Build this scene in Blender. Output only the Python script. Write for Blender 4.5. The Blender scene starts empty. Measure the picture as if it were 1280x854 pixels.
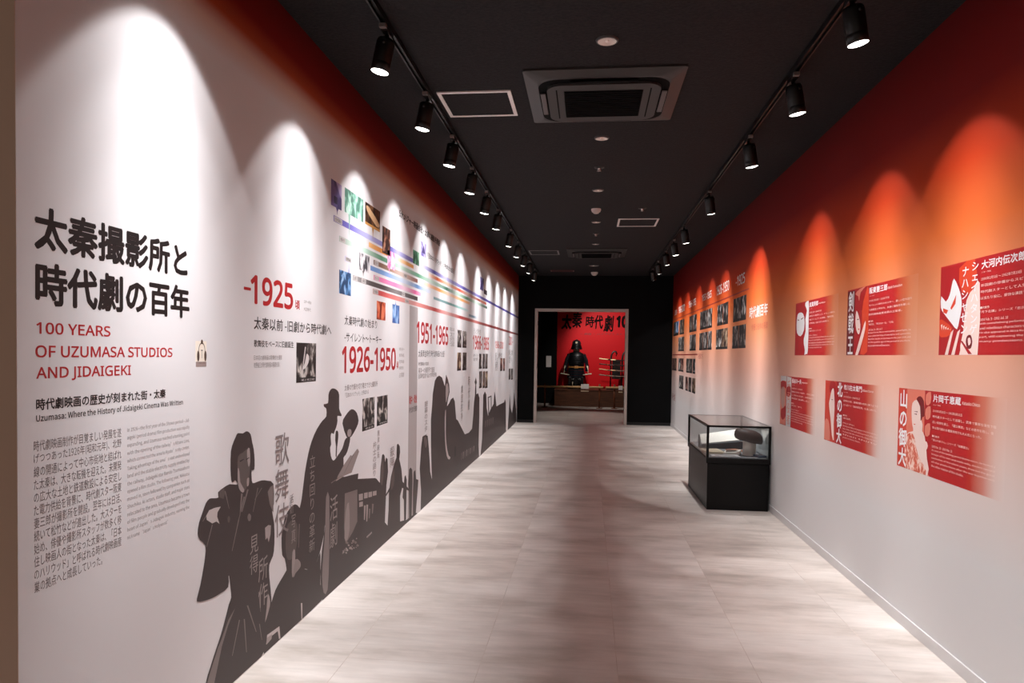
import bpy, bmesh, math, random, os
from mathutils import Vector, Matrix
S = bpy.context.scene
COL = S.collection
rnd = random.Random(7)

# ------------------------------------------------------------------ camera, world, exposure
F, YAW, PITCH, ROLL, CX, CY, HC = 905.53, -0.11333, -0.02797, 0.01376, 632.84, 468.76, 1.4299
XL, XR, H, YE, YL = -1.4976, 1.7045, 3.0964, 15.2514, 1.7507
_f = Vector((math.sin(YAW)*math.cos(PITCH), math.cos(YAW)*math.cos(PITCH), math.sin(PITCH)))
_r0 = Vector((math.cos(YAW), -math.sin(YAW), 0)); _u0 = _r0.cross(_f)
_c, _s = math.cos(ROLL), math.sin(ROLL)
_r = _c*_r0 + _s*_u0; _u = -_s*_r0 + _c*_u0
EYE = Vector((0, 0, HC))
cam = bpy.data.cameras.new('camera'); camo = bpy.data.objects.new('camera', cam); COL.objects.link(camo)
m = Matrix.Identity(4)
for i in range(3):
    m[i][0] = _r[i]; m[i][1] = _u[i]; m[i][2] = -_f[i]; m[i][3] = EYE[i]
camo.matrix_world = m
cam.sensor_width = 36; cam.lens = F/1280*36; cam.clip_start = .02
cam.shift_x = (640-CX)/1280; cam.shift_y = (CY-427)/1280
S.camera = camo

W = bpy.data.worlds.new('world'); S.world = W; W.use_nodes = True
W.node_tree.nodes['Background'].inputs[0].default_value = (1.0, .80, .68, 1)
W.node_tree.nodes['Background'].inputs[1].default_value = .25
vs = S.view_settings
vs.view_transform = 'Standard'; vs.look = 'None'; vs.exposure = 0.17; vs.gamma = 1.0; vs.use_curve_mapping = False
SPOT_L, SPOT_R, SPOT_FAR = 440.0, 440.0, 150.0

# ------------------------------------------------------------------ helpers
def lin(c):
    c /= 255
    return c/12.92 if c <= .04045 else ((c+.055)/1.055)**2.4
def rgb(r, g, b): return (lin(r), lin(g), lin(b), 1)
_mats = {}
def mat(name, col, rough=.6, metal=0, emit=None, es=0, spec=.5):
    if name in _mats: return _mats[name]
    M = bpy.data.materials.new(name); M.use_nodes = True
    b = M.node_tree.nodes['Principled BSDF']
    b.inputs['Base Color'].default_value = col
    b.inputs['Roughness'].default_value = rough
    b.inputs['Metallic'].default_value = metal
    b.inputs['Specular IOR Level'].default_value = spec
    if emit:
        b.inputs['Emission Color'].default_value = emit; b.inputs['Emission Strength'].default_value = es
    _mats[name] = M
    return M
def nodes(M):
    nt = M.node_tree
    return nt, nt.nodes, nt.links, nt.nodes['Principled BSDF']
def ramp(N, stops, interp='LINEAR'):
    r = N.new('ShaderNodeValToRGB'); r.color_ramp.interpolation = interp
    e = r.color_ramp.elements
    while len(e) > 1: e.remove(e[-1])
    e[0].position = stops[0][0]; e[0].color = stops[0][1]
    for p, c in stops[1:]:
        k = e.new(p); k.color = c
    return r

def link(name, me, M, parent=None, loc=(0, 0, 0)):
    o = bpy.data.objects.new(name, me); COL.objects.link(o)
    if M and not me.materials: me.materials.append(M)
    if parent: o.parent = parent
    o.location = loc
    return o
def bmobj(name, bm, M, parent=None, loc=(0, 0, 0), smooth=False):
    bmesh.ops.recalc_face_normals(bm, faces=bm.faces)
    me = bpy.data.meshes.new(name); bm.to_mesh(me); bm.free()
    if smooth:
        for p in me.polygons: p.use_smooth = True
    return link(name, me, M, parent, loc)
def empty(name, loc=(0, 0, 0)):
    o = bpy.data.objects.new(name, None); COL.objects.link(o); o.location = loc; o.empty_display_size = .05
    return o
def tag(o, label, cat, group=None):
    o['label'] = label; o['category'] = cat
    if group: o['group'] = group
    return o
def struct(o): o['kind'] = 'structure'; return o
def add_box(bm, x0, x1, y0, y1, z0, z1, bev=0):
    r = bmesh.ops.create_cube(bm, size=1)
    for v in r['verts']:
        v.co = Vector(((x0+x1)/2+v.co.x*(x1-x0), (y0+y1)/2+v.co.y*(y1-y0), (z0+z1)/2+v.co.z*(z1-z0)))
    if bev:
        es = list({e for v in r['verts'] for e in v.link_edges})
        bmesh.ops.bevel(bm, geom=es, offset=bev, segments=2, affect='EDGES', profile=.6)
def box(name, x0, x1, y0, y1, z0, z1, M, parent=None, bev=0, loc=None):
    bm = bmesh.new()
    if loc is None and parent is None:
        loc = ((x0+x1)/2, (y0+y1)/2, z0)
        x0 -= loc[0]; x1 -= loc[0]; y0 -= loc[1]; y1 -= loc[1]; z0 -= loc[2]; z1 -= loc[2]
    add_box(bm, x0, x1, y0, y1, z0, z1, bev)
    return bmobj(name, bm, M, parent, loc or (0, 0, 0))
def add_lathe(bm, prof, seg=24, axis=Vector((0, 0, 1)), org=Vector((0, 0, 0)), arc=(0, 2*math.pi), sx=1, sy=1):
    """prof: [(radius, height)]; revolved about axis through org"""
    axis = Vector(axis).normalized(); q = axis.to_track_quat('Z', 'Y').to_matrix()
    full = abs(arc[1]-arc[0]-2*math.pi) < 1e-4
    n = seg if full else seg+1
    rows = []
    for r, h in prof:
        rows.append([bm.verts.new(Vector(org)+q @ Vector((sx*r*math.cos(a), sy*r*math.sin(a), h)))
                     for a in [arc[0]+(arc[1]-arc[0])*k/seg for k in range(n)]] if r > 1e-6 else [bm.verts.new(Vector(org)+q @ Vector((0, 0, h)))])
    for A, B in zip(rows, rows[1:]):
        for k in range(n if full else n-1):
            j = (k+1) % n
            if len(A) == 1 and len(B) == 1: continue
            if len(A) == 1: bm.faces.new((A[0], B[k], B[j]))
            elif len(B) == 1: bm.faces.new((A[k], B[0], A[j]))
            else: bm.faces.new((A[k], B[k], B[j], A[j]))
def lathe(name, prof, M, parent=None, axis=(0, 0, 1), org=(0, 0, 0), seg=24, smooth=True, **k):
    bm = bmesh.new(); add_lathe(bm, prof, seg, axis, Vector(org), **k)
    o = bmobj(name, bm, M, parent, smooth=smooth)
    return o
def add_tube(bm, pts, r, seg=10, taper=None):
    pts = [Vector(p) for p in pts]; rows = []
    for i, p in enumerate(pts):
        d = (pts[min(i+1, len(pts)-1)]-pts[max(i-1, 0)]).normalized()
        q = d.to_track_quat('Z', 'Y').to_matrix()
        rr = r if taper is None else taper[i]
        rows.append([bm.verts.new(p+q @ Vector((rr*math.cos(2*math.pi*k/seg), rr*math.sin(2*math.pi*k/seg), 0))) for k in range(seg)])
    for A, B in zip(rows, rows[1:]):
        for k in range(seg):
            j = (k+1) % seg; bm.faces.new((A[k], A[j], B[j], B[k]))
    bm.faces.new(rows[0]); bm.faces.new(rows[-1])
def tube(name, pts, r, M, parent=None, seg=10, taper=None):
    bm = bmesh.new(); add_tube(bm, pts, r, seg, taper)
    return bmobj(name, bm, M, parent, smooth=True)

# ---- a printed surface: reading direction u, height v; a point of the photograph maps onto the wall where the print is
class Face:
    def __init__(s, axis, val, udir, nrm): s.axis, s.val, s.udir, s.nrm = axis, val, udir, nrm
    def at(s, px, py):
        d = F*_f+(px-CX)*_r-(py-CY)*_u
        t = (s.val-EYE[s.axis])/d[s.axis]; p = EYE+t*d
        return (p[1-s.axis]*s.udir, p[2])
    def w(s, u, v, off=0):
        a = s.val+s.nrm*off; b = u*s.udir
        return Vector((a, b, v)) if s.axis == 0 else Vector((b, a, v))
LW = Face(0, XL, 1, 1); RW = Face(0, XR, -1, -1); BK = Face(1, 21.56, 1, -1)
def smooth_pts(pts, n=3):
    o = []; N = len(pts)
    for i in range(N):
        p0, p1, p2, p3 = [Vector(pts[(i+k) % N]) for k in (-1, 0, 1, 2)]
        for j in range(n):
            t = j/n
            o.append(tuple(.5*((2*p1)+(p2-p0)*t+(2*p0-5*p1+4*p2-p3)*t*t+(3*p1-p0-3*p2+p3)*t**3)))
    return o
def uvpoly(name, S_, uv, M, parent=None, lay=1, thick=0):
    """flat print with outline uv"""
    base = parent.location if parent else None
    cu = sum(p[0] for p in uv)/len(uv); cv = min(p[1] for p in uv)
    off = .00007*lay
    loc = S_.w(cu, cv, 0) if base is None else base
    bm = bmesh.new()
    vs_ = [bm.verts.new(S_.w(u, v, off)-loc) for u, v in uv]
    es_ = [bm.edges.new((vs_[i], vs_[(i+1) % len(vs_)])) for i in range(len(vs_))]
    bmesh.ops.triangle_fill(bm, use_beauty=True, use_dissolve=False, edges=es_, normal=S_.w(0, 0, 1)-S_.w(0, 0, 0))
    want = S_.w(0, 0, 1)-S_.w(0, 0, 0)
    for f in bm.faces:
        f.normal_update()
        if f.normal.dot(want) < 0: f.normal_flip()
    me = bpy.data.meshes.new(name); bm.to_mesh(me); bm.free()
    return link(name, me, M, parent, loc if base is None else (0, 0, 0))
def poly(name, S_, px, M, parent=None, lay=1, sm=0, zmin=.004):
    uv = [S_.at(*p) for p in px]
    if sm: uv = smooth_pts(uv, sm)
    uv = [(u, max(v, zmin)) for u, v in uv]
    o = [uv[0]]
    for p in uv[1:]:
        if math.hypot(p[0]-o[-1][0], p[1]-o[-1][1]) > 1e-4: o.append(p)
    return uvpoly(name, S_, o, M, parent, lay)
def rect(name, S_, a, b, M, parent=None, lay=1, th=.002):
    """thin board or print between pixel corners a (left top) and b (right bottom)"""
    (u0, v1), (u1, v0) = S_.at(*a), S_.at(*b)
    return uvrect(name, S_, u0, u1, v0, v1, M, parent, lay, th)
def uvrect(name, S_, u0, u1, v0, v1, M, parent=None, lay=1, th=.002):
    loc = parent.location if parent else S_.w((u0+u1)/2, v0, 0)
    bm = bmesh.new(); off = .00007*lay
    A = S_.w(u0, v0, max(off-th, 0))-loc; B = S_.w(u1, v1, off)-loc
    add_box(bm, min(A.x, B.x), max(A.x, B.x), min(A.y, B.y), max(A.y, B.y), A.z, B.z)
    return bmobj(name, bm, M, parent, (0, 0, 0) if parent else loc)
def own_font(n):                          # typefaces that ship with Blender itself
    try: return bpy.data.fonts.load(os.path.join(bpy.utils.system_resource('DATAFILES', path='fonts'), n))
    except Exception: return None
FONT, DIGITS = own_font('Noto Sans CJK Regular.woff2'), own_font('NotoSansMath-Regular.woff2')
def glyph_size(f):
    c = bpy.data.curves.new('t', 'FONT'); c.body = '太'
    if f: c.font = f
    o = bpy.data.objects.new('t', c); COL.objects.link(o); dg = bpy.context.evaluated_depsgraph_get(); dg.update()
    me = bpy.data.meshes.new_from_object(o.evaluated_get(dg)); x = [v.co.x for v in me.vertices]; w = max(x)-min(x)
    bpy.data.objects.remove(o); bpy.data.curves.remove(c); bpy.data.meshes.remove(me)
    return w/.93
EM = glyph_size(FONT)
def glyphs(lines, bold=0, res=2, spacing=1.0, shear=0):
    c = bpy.data.curves.new('t', 'FONT'); c.body = lines; c.resolution_u = res
    f_ = DIGITS if all(ch in '0123456789- ABCDEFGHIJKLMNOPQRSTUVWXYZ' for ch in lines) else FONT
    if f_: c.font = f_
    if f_ is not DIGITS: bold *= EM; spacing *= EM*1.02
    c.space_line = spacing; c.shear = shear
    o = bpy.data.objects.new('t', c); COL.objects.link(o)
    dg = bpy.context.evaluated_depsgraph_get(); dg.update()
    me = bpy.data.meshes.new_from_object(o.evaluated_get(dg))
    bpy.data.objects.remove(o); bpy.data.curves.remove(c)
    v0 = [(v.co.x, v.co.y) for v in me.vertices]; f0 = [tuple(p.vertices) for p in me.polygons]
    bpy.data.meshes.remove(me)
    if not bold: return [(x, y, 0) for x, y in v0], f0
    vs_, fs = [], []                      # heavier weight: the strokes widened evenly all round
    k = 10 if bold > .015 else 6
    for i in range(k):
        a = 2*math.pi*i/k; n = len(vs_)
        vs_ += [(x+bold*math.cos(a), y+bold*math.sin(a), i*8e-6) for x, y in v0]; fs += [tuple(j+n for j in q) for q in f0]
    return vs_, fs
def place(vs_, u0, u1, v0, v1):
    x0 = min(p[0] for p in vs_); x1 = max(p[0] for p in vs_); y0 = min(p[1] for p in vs_); y1 = max(p[1] for p in vs_)
    kx = (u1-u0)/max(x1-x0, 1e-6); ky = (v1-v0)/max(y1-y0, 1e-6)
    return [(u0+(p[0]-x0)*kx, v0+(p[1]-y0)*ky, p[2]) for p in vs_]
def write(name, S_, rows, M, parent=None, lay=4):
    """rows: [(text, u0, u1, v0, v1, bold)] as ONE lettering mesh"""
    V, Fc = [], []
    for t, u0, u1, v0, v1, b in rows:
        a, f = glyphs(t, b)
        if not a: continue
        n = len(V); V += place(a, u0, u1, v0, v1); Fc += [tuple(i+n for i in q) for q in f]
    loc = parent.location if parent else S_.w(sum(p[0] for p in V)/len(V), min(p[1] for p in V), 0)
    P = [S_.w(u, v, .00007*lay+d)-loc for u, v, d in V]
    me = bpy.data.meshes.new(name); me.from_pydata([tuple(p) for p in P], [], Fc); me.update()
    return link(name, me, M, parent, (0, 0, 0) if parent else loc)
def px_row(S_, t, a, b, bold=0):
    (u0, v1), (u1, v0) = S_.at(*a), S_.at(*b)
    n = len(t)
    if '\n' not in t and n > 1 and (u1-u0)/n > 1.3*(v1-v0): v0 = v1-(u1-u0)/n/1.3     # a line of text is never flatter than its letters
    return (t, u0, u1, v0, v1, bold)
def vert(t): return '\n'.join(t)

# ------------------------------------------------------------------ materials
INK = mat('black_print', rgb(58, 48, 48), .55)
INKT = mat('black_lettering', rgb(22, 15, 15), .55)
GREY = mat('grey_lettering', rgb(112, 102, 102), .6)
LGREY = mat('pale_grey_lettering', rgb(150, 142, 142), .6)
REDT = mat('red_lettering', rgb(178, 28, 32), .55)
DRED = mat('deep_red_lettering', rgb(150, 30, 28), .55)
WHITE = mat('white_print', rgb(238, 232, 230), .6)
PALE = mat('pale_print', rgb(205, 198, 196), .6)
SKIN = mat('grey_skin_print', rgb(164, 152, 150), .6)
DSKIN = mat('shaded_skin_print', rgb(104, 94, 92), .6)
CLOTH = mat('grey_cloth_print', rgb(122, 111, 109), .6)
BLACKM = mat('black_metal', rgb(8, 8, 8), .42)
BLACKP = mat('black_paint', rgb(24, 23, 25), .55)

def wall_mat(name, stops, base_rough=.7):
    M = mat(name, (1, 1, 1, 1), base_rough, spec=.22); nt, N, L, b = nodes(M)
    g = N.new('ShaderNodeNewGeometry'); sx = N.new('ShaderNodeSeparateXYZ'); L.new(g.outputs['Position'], sx.inputs[0])
    d = N.new('ShaderNodeMath'); d.operation = 'DIVIDE'; d.inputs[1].default_value = H; L.new(sx.outputs[2], d.inputs[0])
    r = ramp(N, [(z/H, c) for z, c in stops]); L.new(d.outputs[0], r.inputs[0]); L.new(r.outputs[0], b.inputs['Base Color'])
    n = N.new('ShaderNodeTexNoise'); n.inputs['Scale'].default_value = 180; L.new(g.outputs['Position'], n.inputs['Vector'])
    bp = N.new('ShaderNodeBump'); bp.inputs['Strength'].default_value = .04; bp.inputs['Distance'].default_value = .002
    L.new(n.outputs['Fac'], bp.inputs['Height']); L.new(bp.outputs[0], b.inputs['Normal'])
    return M
WL = wall_mat('printed_wallpaper_left', [(0, rgb(224, 222, 224)), (2.62, rgb(224, 220, 221)), (2.72, rgb(212, 180, 166)), (2.8, rgb(166, 70, 36)), (2.9, rgb(120, 12, 6)), (3.09, rgb(92, 3, 3))])
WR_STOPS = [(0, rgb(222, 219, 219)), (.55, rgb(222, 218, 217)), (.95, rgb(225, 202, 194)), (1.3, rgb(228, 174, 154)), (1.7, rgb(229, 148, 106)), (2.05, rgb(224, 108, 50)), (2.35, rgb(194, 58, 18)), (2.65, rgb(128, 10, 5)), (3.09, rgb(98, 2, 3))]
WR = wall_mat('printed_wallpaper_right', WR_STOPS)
WBEIGE = wall_mat('beige_wall', [(0, rgb(236, 208, 188)), (3.09, rgb(236, 208, 188))])
WBLK = wall_mat('black_wall', [(0, rgb(9, 9, 10)), (3.09, rgb(8, 8, 9))], .8)
WBLK.node_tree.nodes['Principled BSDF'].inputs['Specular IOR Level'].default_value = .15
FRAMEM = mat('pale_door_frame', rgb(198, 184, 176), .45)

def floor_mat():
    M = mat('stone_tile_floor', (1, 1, 1, 1), .42, spec=.4); nt, N, L, b = nodes(M)
    g = N.new('ShaderNodeNewGeometry'); mp = N.new('ShaderNodeMapping'); L.new(g.outputs['Position'], mp.inputs[0])
    mp.inputs['Rotation'].default_value = (0, 0, math.radians(90)); mp.inputs['Location'].default_value = (.12, -.152, 0)
    br = N.new('ShaderNodeTexBrick'); L.new(mp.outputs[0], br.inputs['Vector'])
    br.inputs['Scale'].default_value = 1; br.inputs['Brick Width'].default_value = 1.254; br.inputs['Row Height'].default_value = .627
    br.inputs['Mortar Size'].default_value = .0016; br.inputs['Mortar Smooth'].default_value = .1; br.inputs['Bias'].default_value = 0
    br.inputs['Color1'].default_value = (.44, .44, .44, 1); br.inputs['Color2'].default_value = (.58, .58, .58, 1); br.inputs['Mortar'].default_value = (.30, .30, .30, 1)
    ad = N.new('ShaderNodeVectorMath'); ad.operation = 'ADD'; L.new(g.outputs['Position'], ad.inputs[0]); L.new(br.outputs['Color'], ad.inputs[1])
    m2 = N.new('ShaderNodeMapping'); m2.inputs['Scale'].default_value = (1.1, 3.2, 1); L.new(ad.outputs[0], m2.inputs[0])
    n1 = N.new('ShaderNodeTexNoise'); n1.inputs['Scale'].default_value = 1.5; n1.inputs['Detail'].default_value = 7; n1.inputs['Roughness'].default_value = .62; L.new(m2.outputs[0], n1.inputs['Vector'])
    m3 = N.new('ShaderNodeMapping'); m3.inputs['Scale'].default_value = (3, 30, 1); L.new(ad.outputs[0], m3.inputs[0])
    n2 = N.new('ShaderNodeTexNoise'); n2.inputs['Scale'].default_value = 1.2; n2.inputs['Detail'].default_value = 4; L.new(m3.outputs[0], n2.inputs['Vector'])
    r = ramp(N, [(.28, rgb(184, 171, 162)), (.5, rgb(214, 202, 194)), (.72, rgb(230, 220, 213))]); L.new(n1.outputs['Fac'], r.inputs[0])
    mx = N.new('ShaderNodeMix'); mx.data_type = 'RGBA'; mx.blend_type = 'OVERLAY'; mx.inputs['Factor'].default_value = .55
    L.new(r.outputs[0], mx.inputs['A']); L.new(br.outputs['Color'], mx.inputs['B'])
    r2 = ramp(N, [(.3, (.86, .86, .86, 1)), (.65, (1, 1, 1, 1))]); L.new(n2.outputs['Fac'], r2.inputs[0])
    mm = N.new('ShaderNodeMix'); mm.data_type = 'RGBA'; mm.blend_type = 'MULTIPLY'; mm.inputs['Factor'].default_value = .7
    L.new(mx.outputs['Result'], mm.inputs['A']); L.new(r2.outputs[0], mm.inputs['B']); L.new(mm.outputs['Result'], b.inputs['Base Color'])
    rr = ramp(N, [(.3, (.36, .36, .36, 1)), (.7, (.5, .5, .5, 1))]); L.new(n1.outputs['Fac'], rr.inputs[0]); L.new(rr.outputs[0], b.inputs['Roughness'])
    bp = N.new('ShaderNodeBump'); bp.inputs['Strength'].default_value = .12; bp.inputs['Distance'].default_value = .003
    L.new(br.outputs['Fac'], bp.inputs['Height']); bp.invert = True; L.new(bp.outputs[0], b.inputs['Normal'])
    return M
FLOOR = floor_mat()
def ceil_mat():
    M = mat('rough_black_ceiling', rgb(44, 42, 44), .85, spec=.25); nt, N, L, b = nodes(M)
    g = N.new('ShaderNodeNewGeometry'); n = N.new('ShaderNodeTexNoise'); n.inputs['Scale'].default_value = 55; n.inputs['Detail'].default_value = 6
    L.new(g.outputs['Position'], n.inputs['Vector'])
    r = ramp(N, [(.3, rgb(23, 22, 24)), (.7, rgb(36, 34, 36))]); L.new(n.outputs['Fac'], r.inputs[0]); L.new(r.outputs[0], b.inputs['Base Color'])
    bp = N.new('ShaderNodeBump'); bp.inputs['Strength'].default_value = .5; bp.inputs['Distance'].default_value = .006
    L.new(n.outputs['Fac'], bp.inputs['Height']); L.new(bp.outputs[0], b.inputs['Normal'])
    return M
CEIL = ceil_mat()

def photo_mat(name, dark, mid, light, scale=9, cap=.12, seed=0, gen=True):
    """a printed photograph: blotchy figure-like tones, a dark caption strip along the bottom"""
    M = mat(name, (0, 0, 0, 1), .55); nt, N, L, b = nodes(M)
    tc = N.new('ShaderNodeTexCoord'); oi = N.new('ShaderNodeObjectInfo')
    ml = N.new('ShaderNodeMath'); ml.operation = 'MULTIPLY_ADD'; ml.inputs[1].default_value = 37; ml.inputs[2].default_value = seed; L.new(oi.outputs['Random'], ml.inputs[0])
    mp = N.new('ShaderNodeMapping'); mp.inputs['Scale'].default_value = (scale*2.4, scale*2.4, scale*1.5); L.new(tc.outputs['Object'], mp.inputs[0])
    n = N.new('ShaderNodeTexNoise'); n.noise_dimensions = '4D'; n.inputs['Scale'].default_value = 1; n.inputs['Detail'].default_value = 3; n.inputs['Roughness'].default_value = .55; n.inputs['Distortion'].default_value = .6
    L.new(mp.outputs[0], n.inputs['Vector']); L.new(ml.outputs[0], n.inputs['W'])
    r = ramp(N, [(.34, dark), (.47, dark), (.53, mid), (.62, light), (.75, mid)]); L.new(n.outputs['Fac'], r.inputs[0])
    out = r.outputs[0]
    if cap:
        sp = N.new('ShaderNodeSeparateXYZ'); L.new(tc.outputs['Generated'], sp.inputs[0])
        gt = N.new('ShaderNodeMath'); gt.operation = 'LESS_THAN'; gt.inputs[1].default_value = cap; L.new(sp.outputs[2], gt.inputs[0])
        mx = N.new('ShaderNodeMix'); mx.data_type = 'RGBA'; L.new(gt.outputs[0], mx.inputs['Factor']); L.new(out, mx.inputs['A']); mx.inputs['B'].default_value = rgb(28, 24, 24)
        out = mx.outputs['Result']
    L.new(out, b.inputs['Base Color'])
    return M
BW = photo_mat('monochrome_photo', rgb(30, 26, 26), rgb(105, 98, 95), rgb(205, 198, 192), 7)
BWS = photo_mat('monochrome_photo_small', rgb(24, 20, 21), rgb(110, 104, 102), rgb(225, 220, 216), 5)
BWD = photo_mat('dark_photo_small', rgb(26, 20, 20), rgb(70, 60, 58), rgb(170, 160, 152), 5, seed=4)
BRN = photo_mat('faded_colour_photo', rgb(40, 22, 18), rgb(120, 84, 64), rgb(200, 180, 150), 6, seed=9)
REDP = photo_mat('red_toned_photo', rgb(40, 14, 14), rgb(130, 62, 50), rgb(205, 176, 160), 6, seed=13)
BLUP = photo_mat('blue_colour_photo', rgb(26, 36, 60), rgb(70, 130, 190), rgb(215, 228, 238), 5, cap=.2, seed=2)

# ------------------------------------------------------------------ the room
T = .12
YB = -3.2
struct(box('floor', -4.2, 4.0, YB, 22.0, -.1, 0, FLOOR))
struct(box('ceiling', -4.2, 4.0, YB, 22.0, H, H+.1, CEIL))
struct(box('wall_left', XL-T, XL, YL, YE, 0, H, WL))
struct(box('wall_return', -4.2, XL-.0005, YL-.001, YL+T, 0, H, WBEIGE))
struct(box('wall_right', XR, XR+T, YB, YE, 0, H, WR))
struct(box('baseboard_right', XR-.009, XR, YB, YE, 0, .062, mat('white_baseboard', rgb(214, 210, 210), .4), bev=.002))
DX0, DX1, DZ = -1.145, .800, 2.41
bm = bmesh.new()
add_box(bm, XL-T, DX0, YE, YE+.14, 0, H); add_box(bm, DX1, XR+T, YE, YE+.14, 0, H); add_box(bm, DX0, DX1, YE, YE+.14, DZ, H)
struct(bmobj('wall_end', bm, WBLK))
bm = bmesh.new(); add_box(bm, XL, DX0, YE-.008, YE, 0, .06); add_box(bm, DX1, XR, YE-.008, YE, 0, .06)
struct(bmobj('baseboard_end', bm, mat('black_baseboard', rgb(16, 16, 17), .4)))
bm = bmesh.new(); fw = .058
add_box(bm, DX0, DX0+fw, YE-.012, YE+.152, 0, DZ, .003); add_box(bm, DX1-fw, DX1, YE-.012, YE+.152, 0, DZ, .003); add_box(bm, DX0+fw, DX1-fw, YE-.012, YE+.152, DZ-fw, DZ, .003)
dr = struct(bmobj('door_1', bm, FRAMEM)); 
bm = bmesh.new()
for z in (.3, 1.2, 2.1): add_box(bm, DX0+fw, DX0+fw+.006, YE+.03, YE+.055, z-.05, z+.05)
bmobj('hinge', bm, mat('dull_steel', rgb(90, 82, 78), .4, .8), dr)
# far room
struct(box('wall_far', -4.2, 4.0, 21.58, 21.7, 0, H, WBLK))
struct(box('wall_far_left', -3.0, -2.9, YE+.14, 21.58, 0, H, WBLK))
struct(box('wall_far_right', 3.4, 3.5, YE+.14, 21.58, 0, H, WBLK))

# ------------------------------------------------------------------ track spotlights
LENS = mat('lit_lens', rgb(255, 250, 240), .3, emit=(1, .96, .9, 1), es=9)
LENSD = mat('shaded_lens', rgb(150, 140, 132), .25)
TABM = mat('grey_plastic_tab', rgb(120, 112, 110), .5)
def track(x, y0, y1, label):
    o = empty('lighting_track', (x, (y0+y1)/2, H)); tag(o, label, 'lighting track')
    l = (y1-y0)/2; bm = bmesh.new()
    add_box(bm, -.0175, -.009, -l, l, -.034, 0); add_box(bm, .009, .0175, -l, l, -.034, 0); add_box(bm, -.009, .009, -l, l, -.016, 0)
    bmobj('rail', bm, BLACKM, o)
    bm = bmesh.new(); add_box(bm, -.018, .018, l, l+.03, -.036, 0, .003); bmobj('end_cap', bm, BLACKM, o)
track(-1.04, 1.9, 14.6, 'long black lighting track on the ceiling along the white wall')
track(1.145, 1.6, 14.6, 'long black lighting track on the ceiling along the red wall')
def beam_profile(li, cone, fall, down):
    """wall-washer optics: cone = share over the angle from the lamp axis, fall = share over the angle from straight down"""
    li.use_nodes = True; nt = li.node_tree; N = nt.nodes; L = nt.links; em = N['Emission']
    def math_(op, a, b=None):
        n = N.new('ShaderNodeMath'); n.operation = op
        for k, v in enumerate((a, b)):
            if v is None: continue
            if isinstance(v, (int, float)): n.inputs[k].default_value = v
            else: L.new(v, n.inputs[k])
        return n.outputs[0]
    tc = N.new('ShaderNodeTexCoord'); sp = N.new('ShaderNodeSeparateXYZ'); L.new(tc.outputs['Normal'], sp.inputs[0])
    def curve(cosv, stops):
        a = math_('DIVIDE', math_('ARCCOSINE', cosv), math.radians(70))
        r = ramp(N, [(d/70, (v, v, v, 1)) for d, v in stops]); L.new(a, r.inputs[0]); return r.outputs[0]
    c1 = curve(math_('ABSOLUTE', sp.outputs[2]), cone)
    dt = N.new('ShaderNodeVectorMath'); dt.operation = 'DOT_PRODUCT'; L.new(tc.outputs['Normal'], dt.inputs[0]); dt.inputs[1].default_value = down
    c2 = curve(math_('MINIMUM', math_('ABSOLUTE', dt.outputs['Value']), 1), fall)
    L.new(math_('MULTIPLY', c1, c2), em.inputs['Strength'])
CONE = [(0, 1), (12, 1), (22, .62), (30, .32), (35, .22), (37.6, .18), (39.5, .015), (43, 0)]
FALL = [(0, .34), (6, .42), (10, .48), (12.6, .53), (17, .48), (20, .38), (26, .25), (34, .16), (43.6, .145), (52, .19), (60, .21)]
def make_spot(x, y, side, pan, watts, label, group, lit=True, tilt=20):
    """side -1: aims at the left wall"""
    z = H-.034
    o = empty('track_spotlight', (x, y, z)); tag(o, label, 'spotlight', group)
    t = math.radians(tilt)
    d = Vector((side*math.sin(t), pan, -math.cos(t))).normalized()
    bm = bmesh.new(); add_box(bm, -.016, .016, -.062, .062, -.03, -.0005, .003); add_box(bm, -.009, .009, -.05, .05, -.0005, .012)
    bmobj('adaptor', bm, BLACKM, o)
    bm = bmesh.new(); add_box(bm, -.017, .017, -.088, -.062, -.024, -.004, .002); bmobj('locking_tab', bm, TABM, o)
    dl = d; th_ = math.radians(11); d = Vector((side*math.sin(th_), pan*.8, -math.cos(th_))).normalized()   # the lens throws the beam further towards the wall
    c0 = Vector((side*.004, 0, -.05)); A = c0
    R_ = .047; Lh = .165
    prof = [(0, 0), (R_*.80, 0), (R_*.94, .006), (R_, .018), (R_, .118), (R_*.985, .120), (R_*.985, .123), (R_, .125), (R_, Lh), (R_*.93, Lh), (R_*.90, Lh-.012)]
    lathe('housing', prof, BLACKM, o, d, A, 28)
    lathe('lens', [(R_*.93, Lh), (R_*.7, Lh+.004), (R_*.35, Lh+.007), (0, Lh+.008)], LENS if lit else LENSD, o, d, A, 24)
    bm = bmesh.new(); add_tube(bm, [(0, 0, -.025), A+d*.03], .011, 10)
    sd = d.cross(Vector((0, 0, 1))).normalized()
    add_tube(bm, [A+d*.03-sd*(R_+.006), A+d*.03+sd*(R_+.006)], .009, 8)
    bmobj('joint', bm, BLACKM, o, smooth=True)
    if watts:
        li = bpy.data.lights.new('spot_beam', 'SPOT'); li.energy = watts; li.spot_size = math.radians(100); li.spot_blend = 0; rot = dl.to_track_quat('-Z', 'Y'); beam_profile(li, CONE, FALL, rot.inverted() @ Vector((0, 0, -1)))
        li.shadow_soft_size = .03; li.color = (.985, .985, 1)
        lo = bpy.data.objects.new('spot_beam', li); COL.objects.link(lo); lo.parent = o
        lo.location = A+d*(Lh+.02); lo.rotation_euler = rot.to_euler()
    return o
ORD = ['nearest', 'second', 'third', 'fourth', 'fifth', 'sixth', 'seventh', 'eighth', 'ninth', 'tenth', 'eleventh']
yl = [3.61, 4.54, 5.43, 6.35, 7.26, 8.17, 9.46, 10.5, 11.53, 12.56, 13.78]
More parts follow.
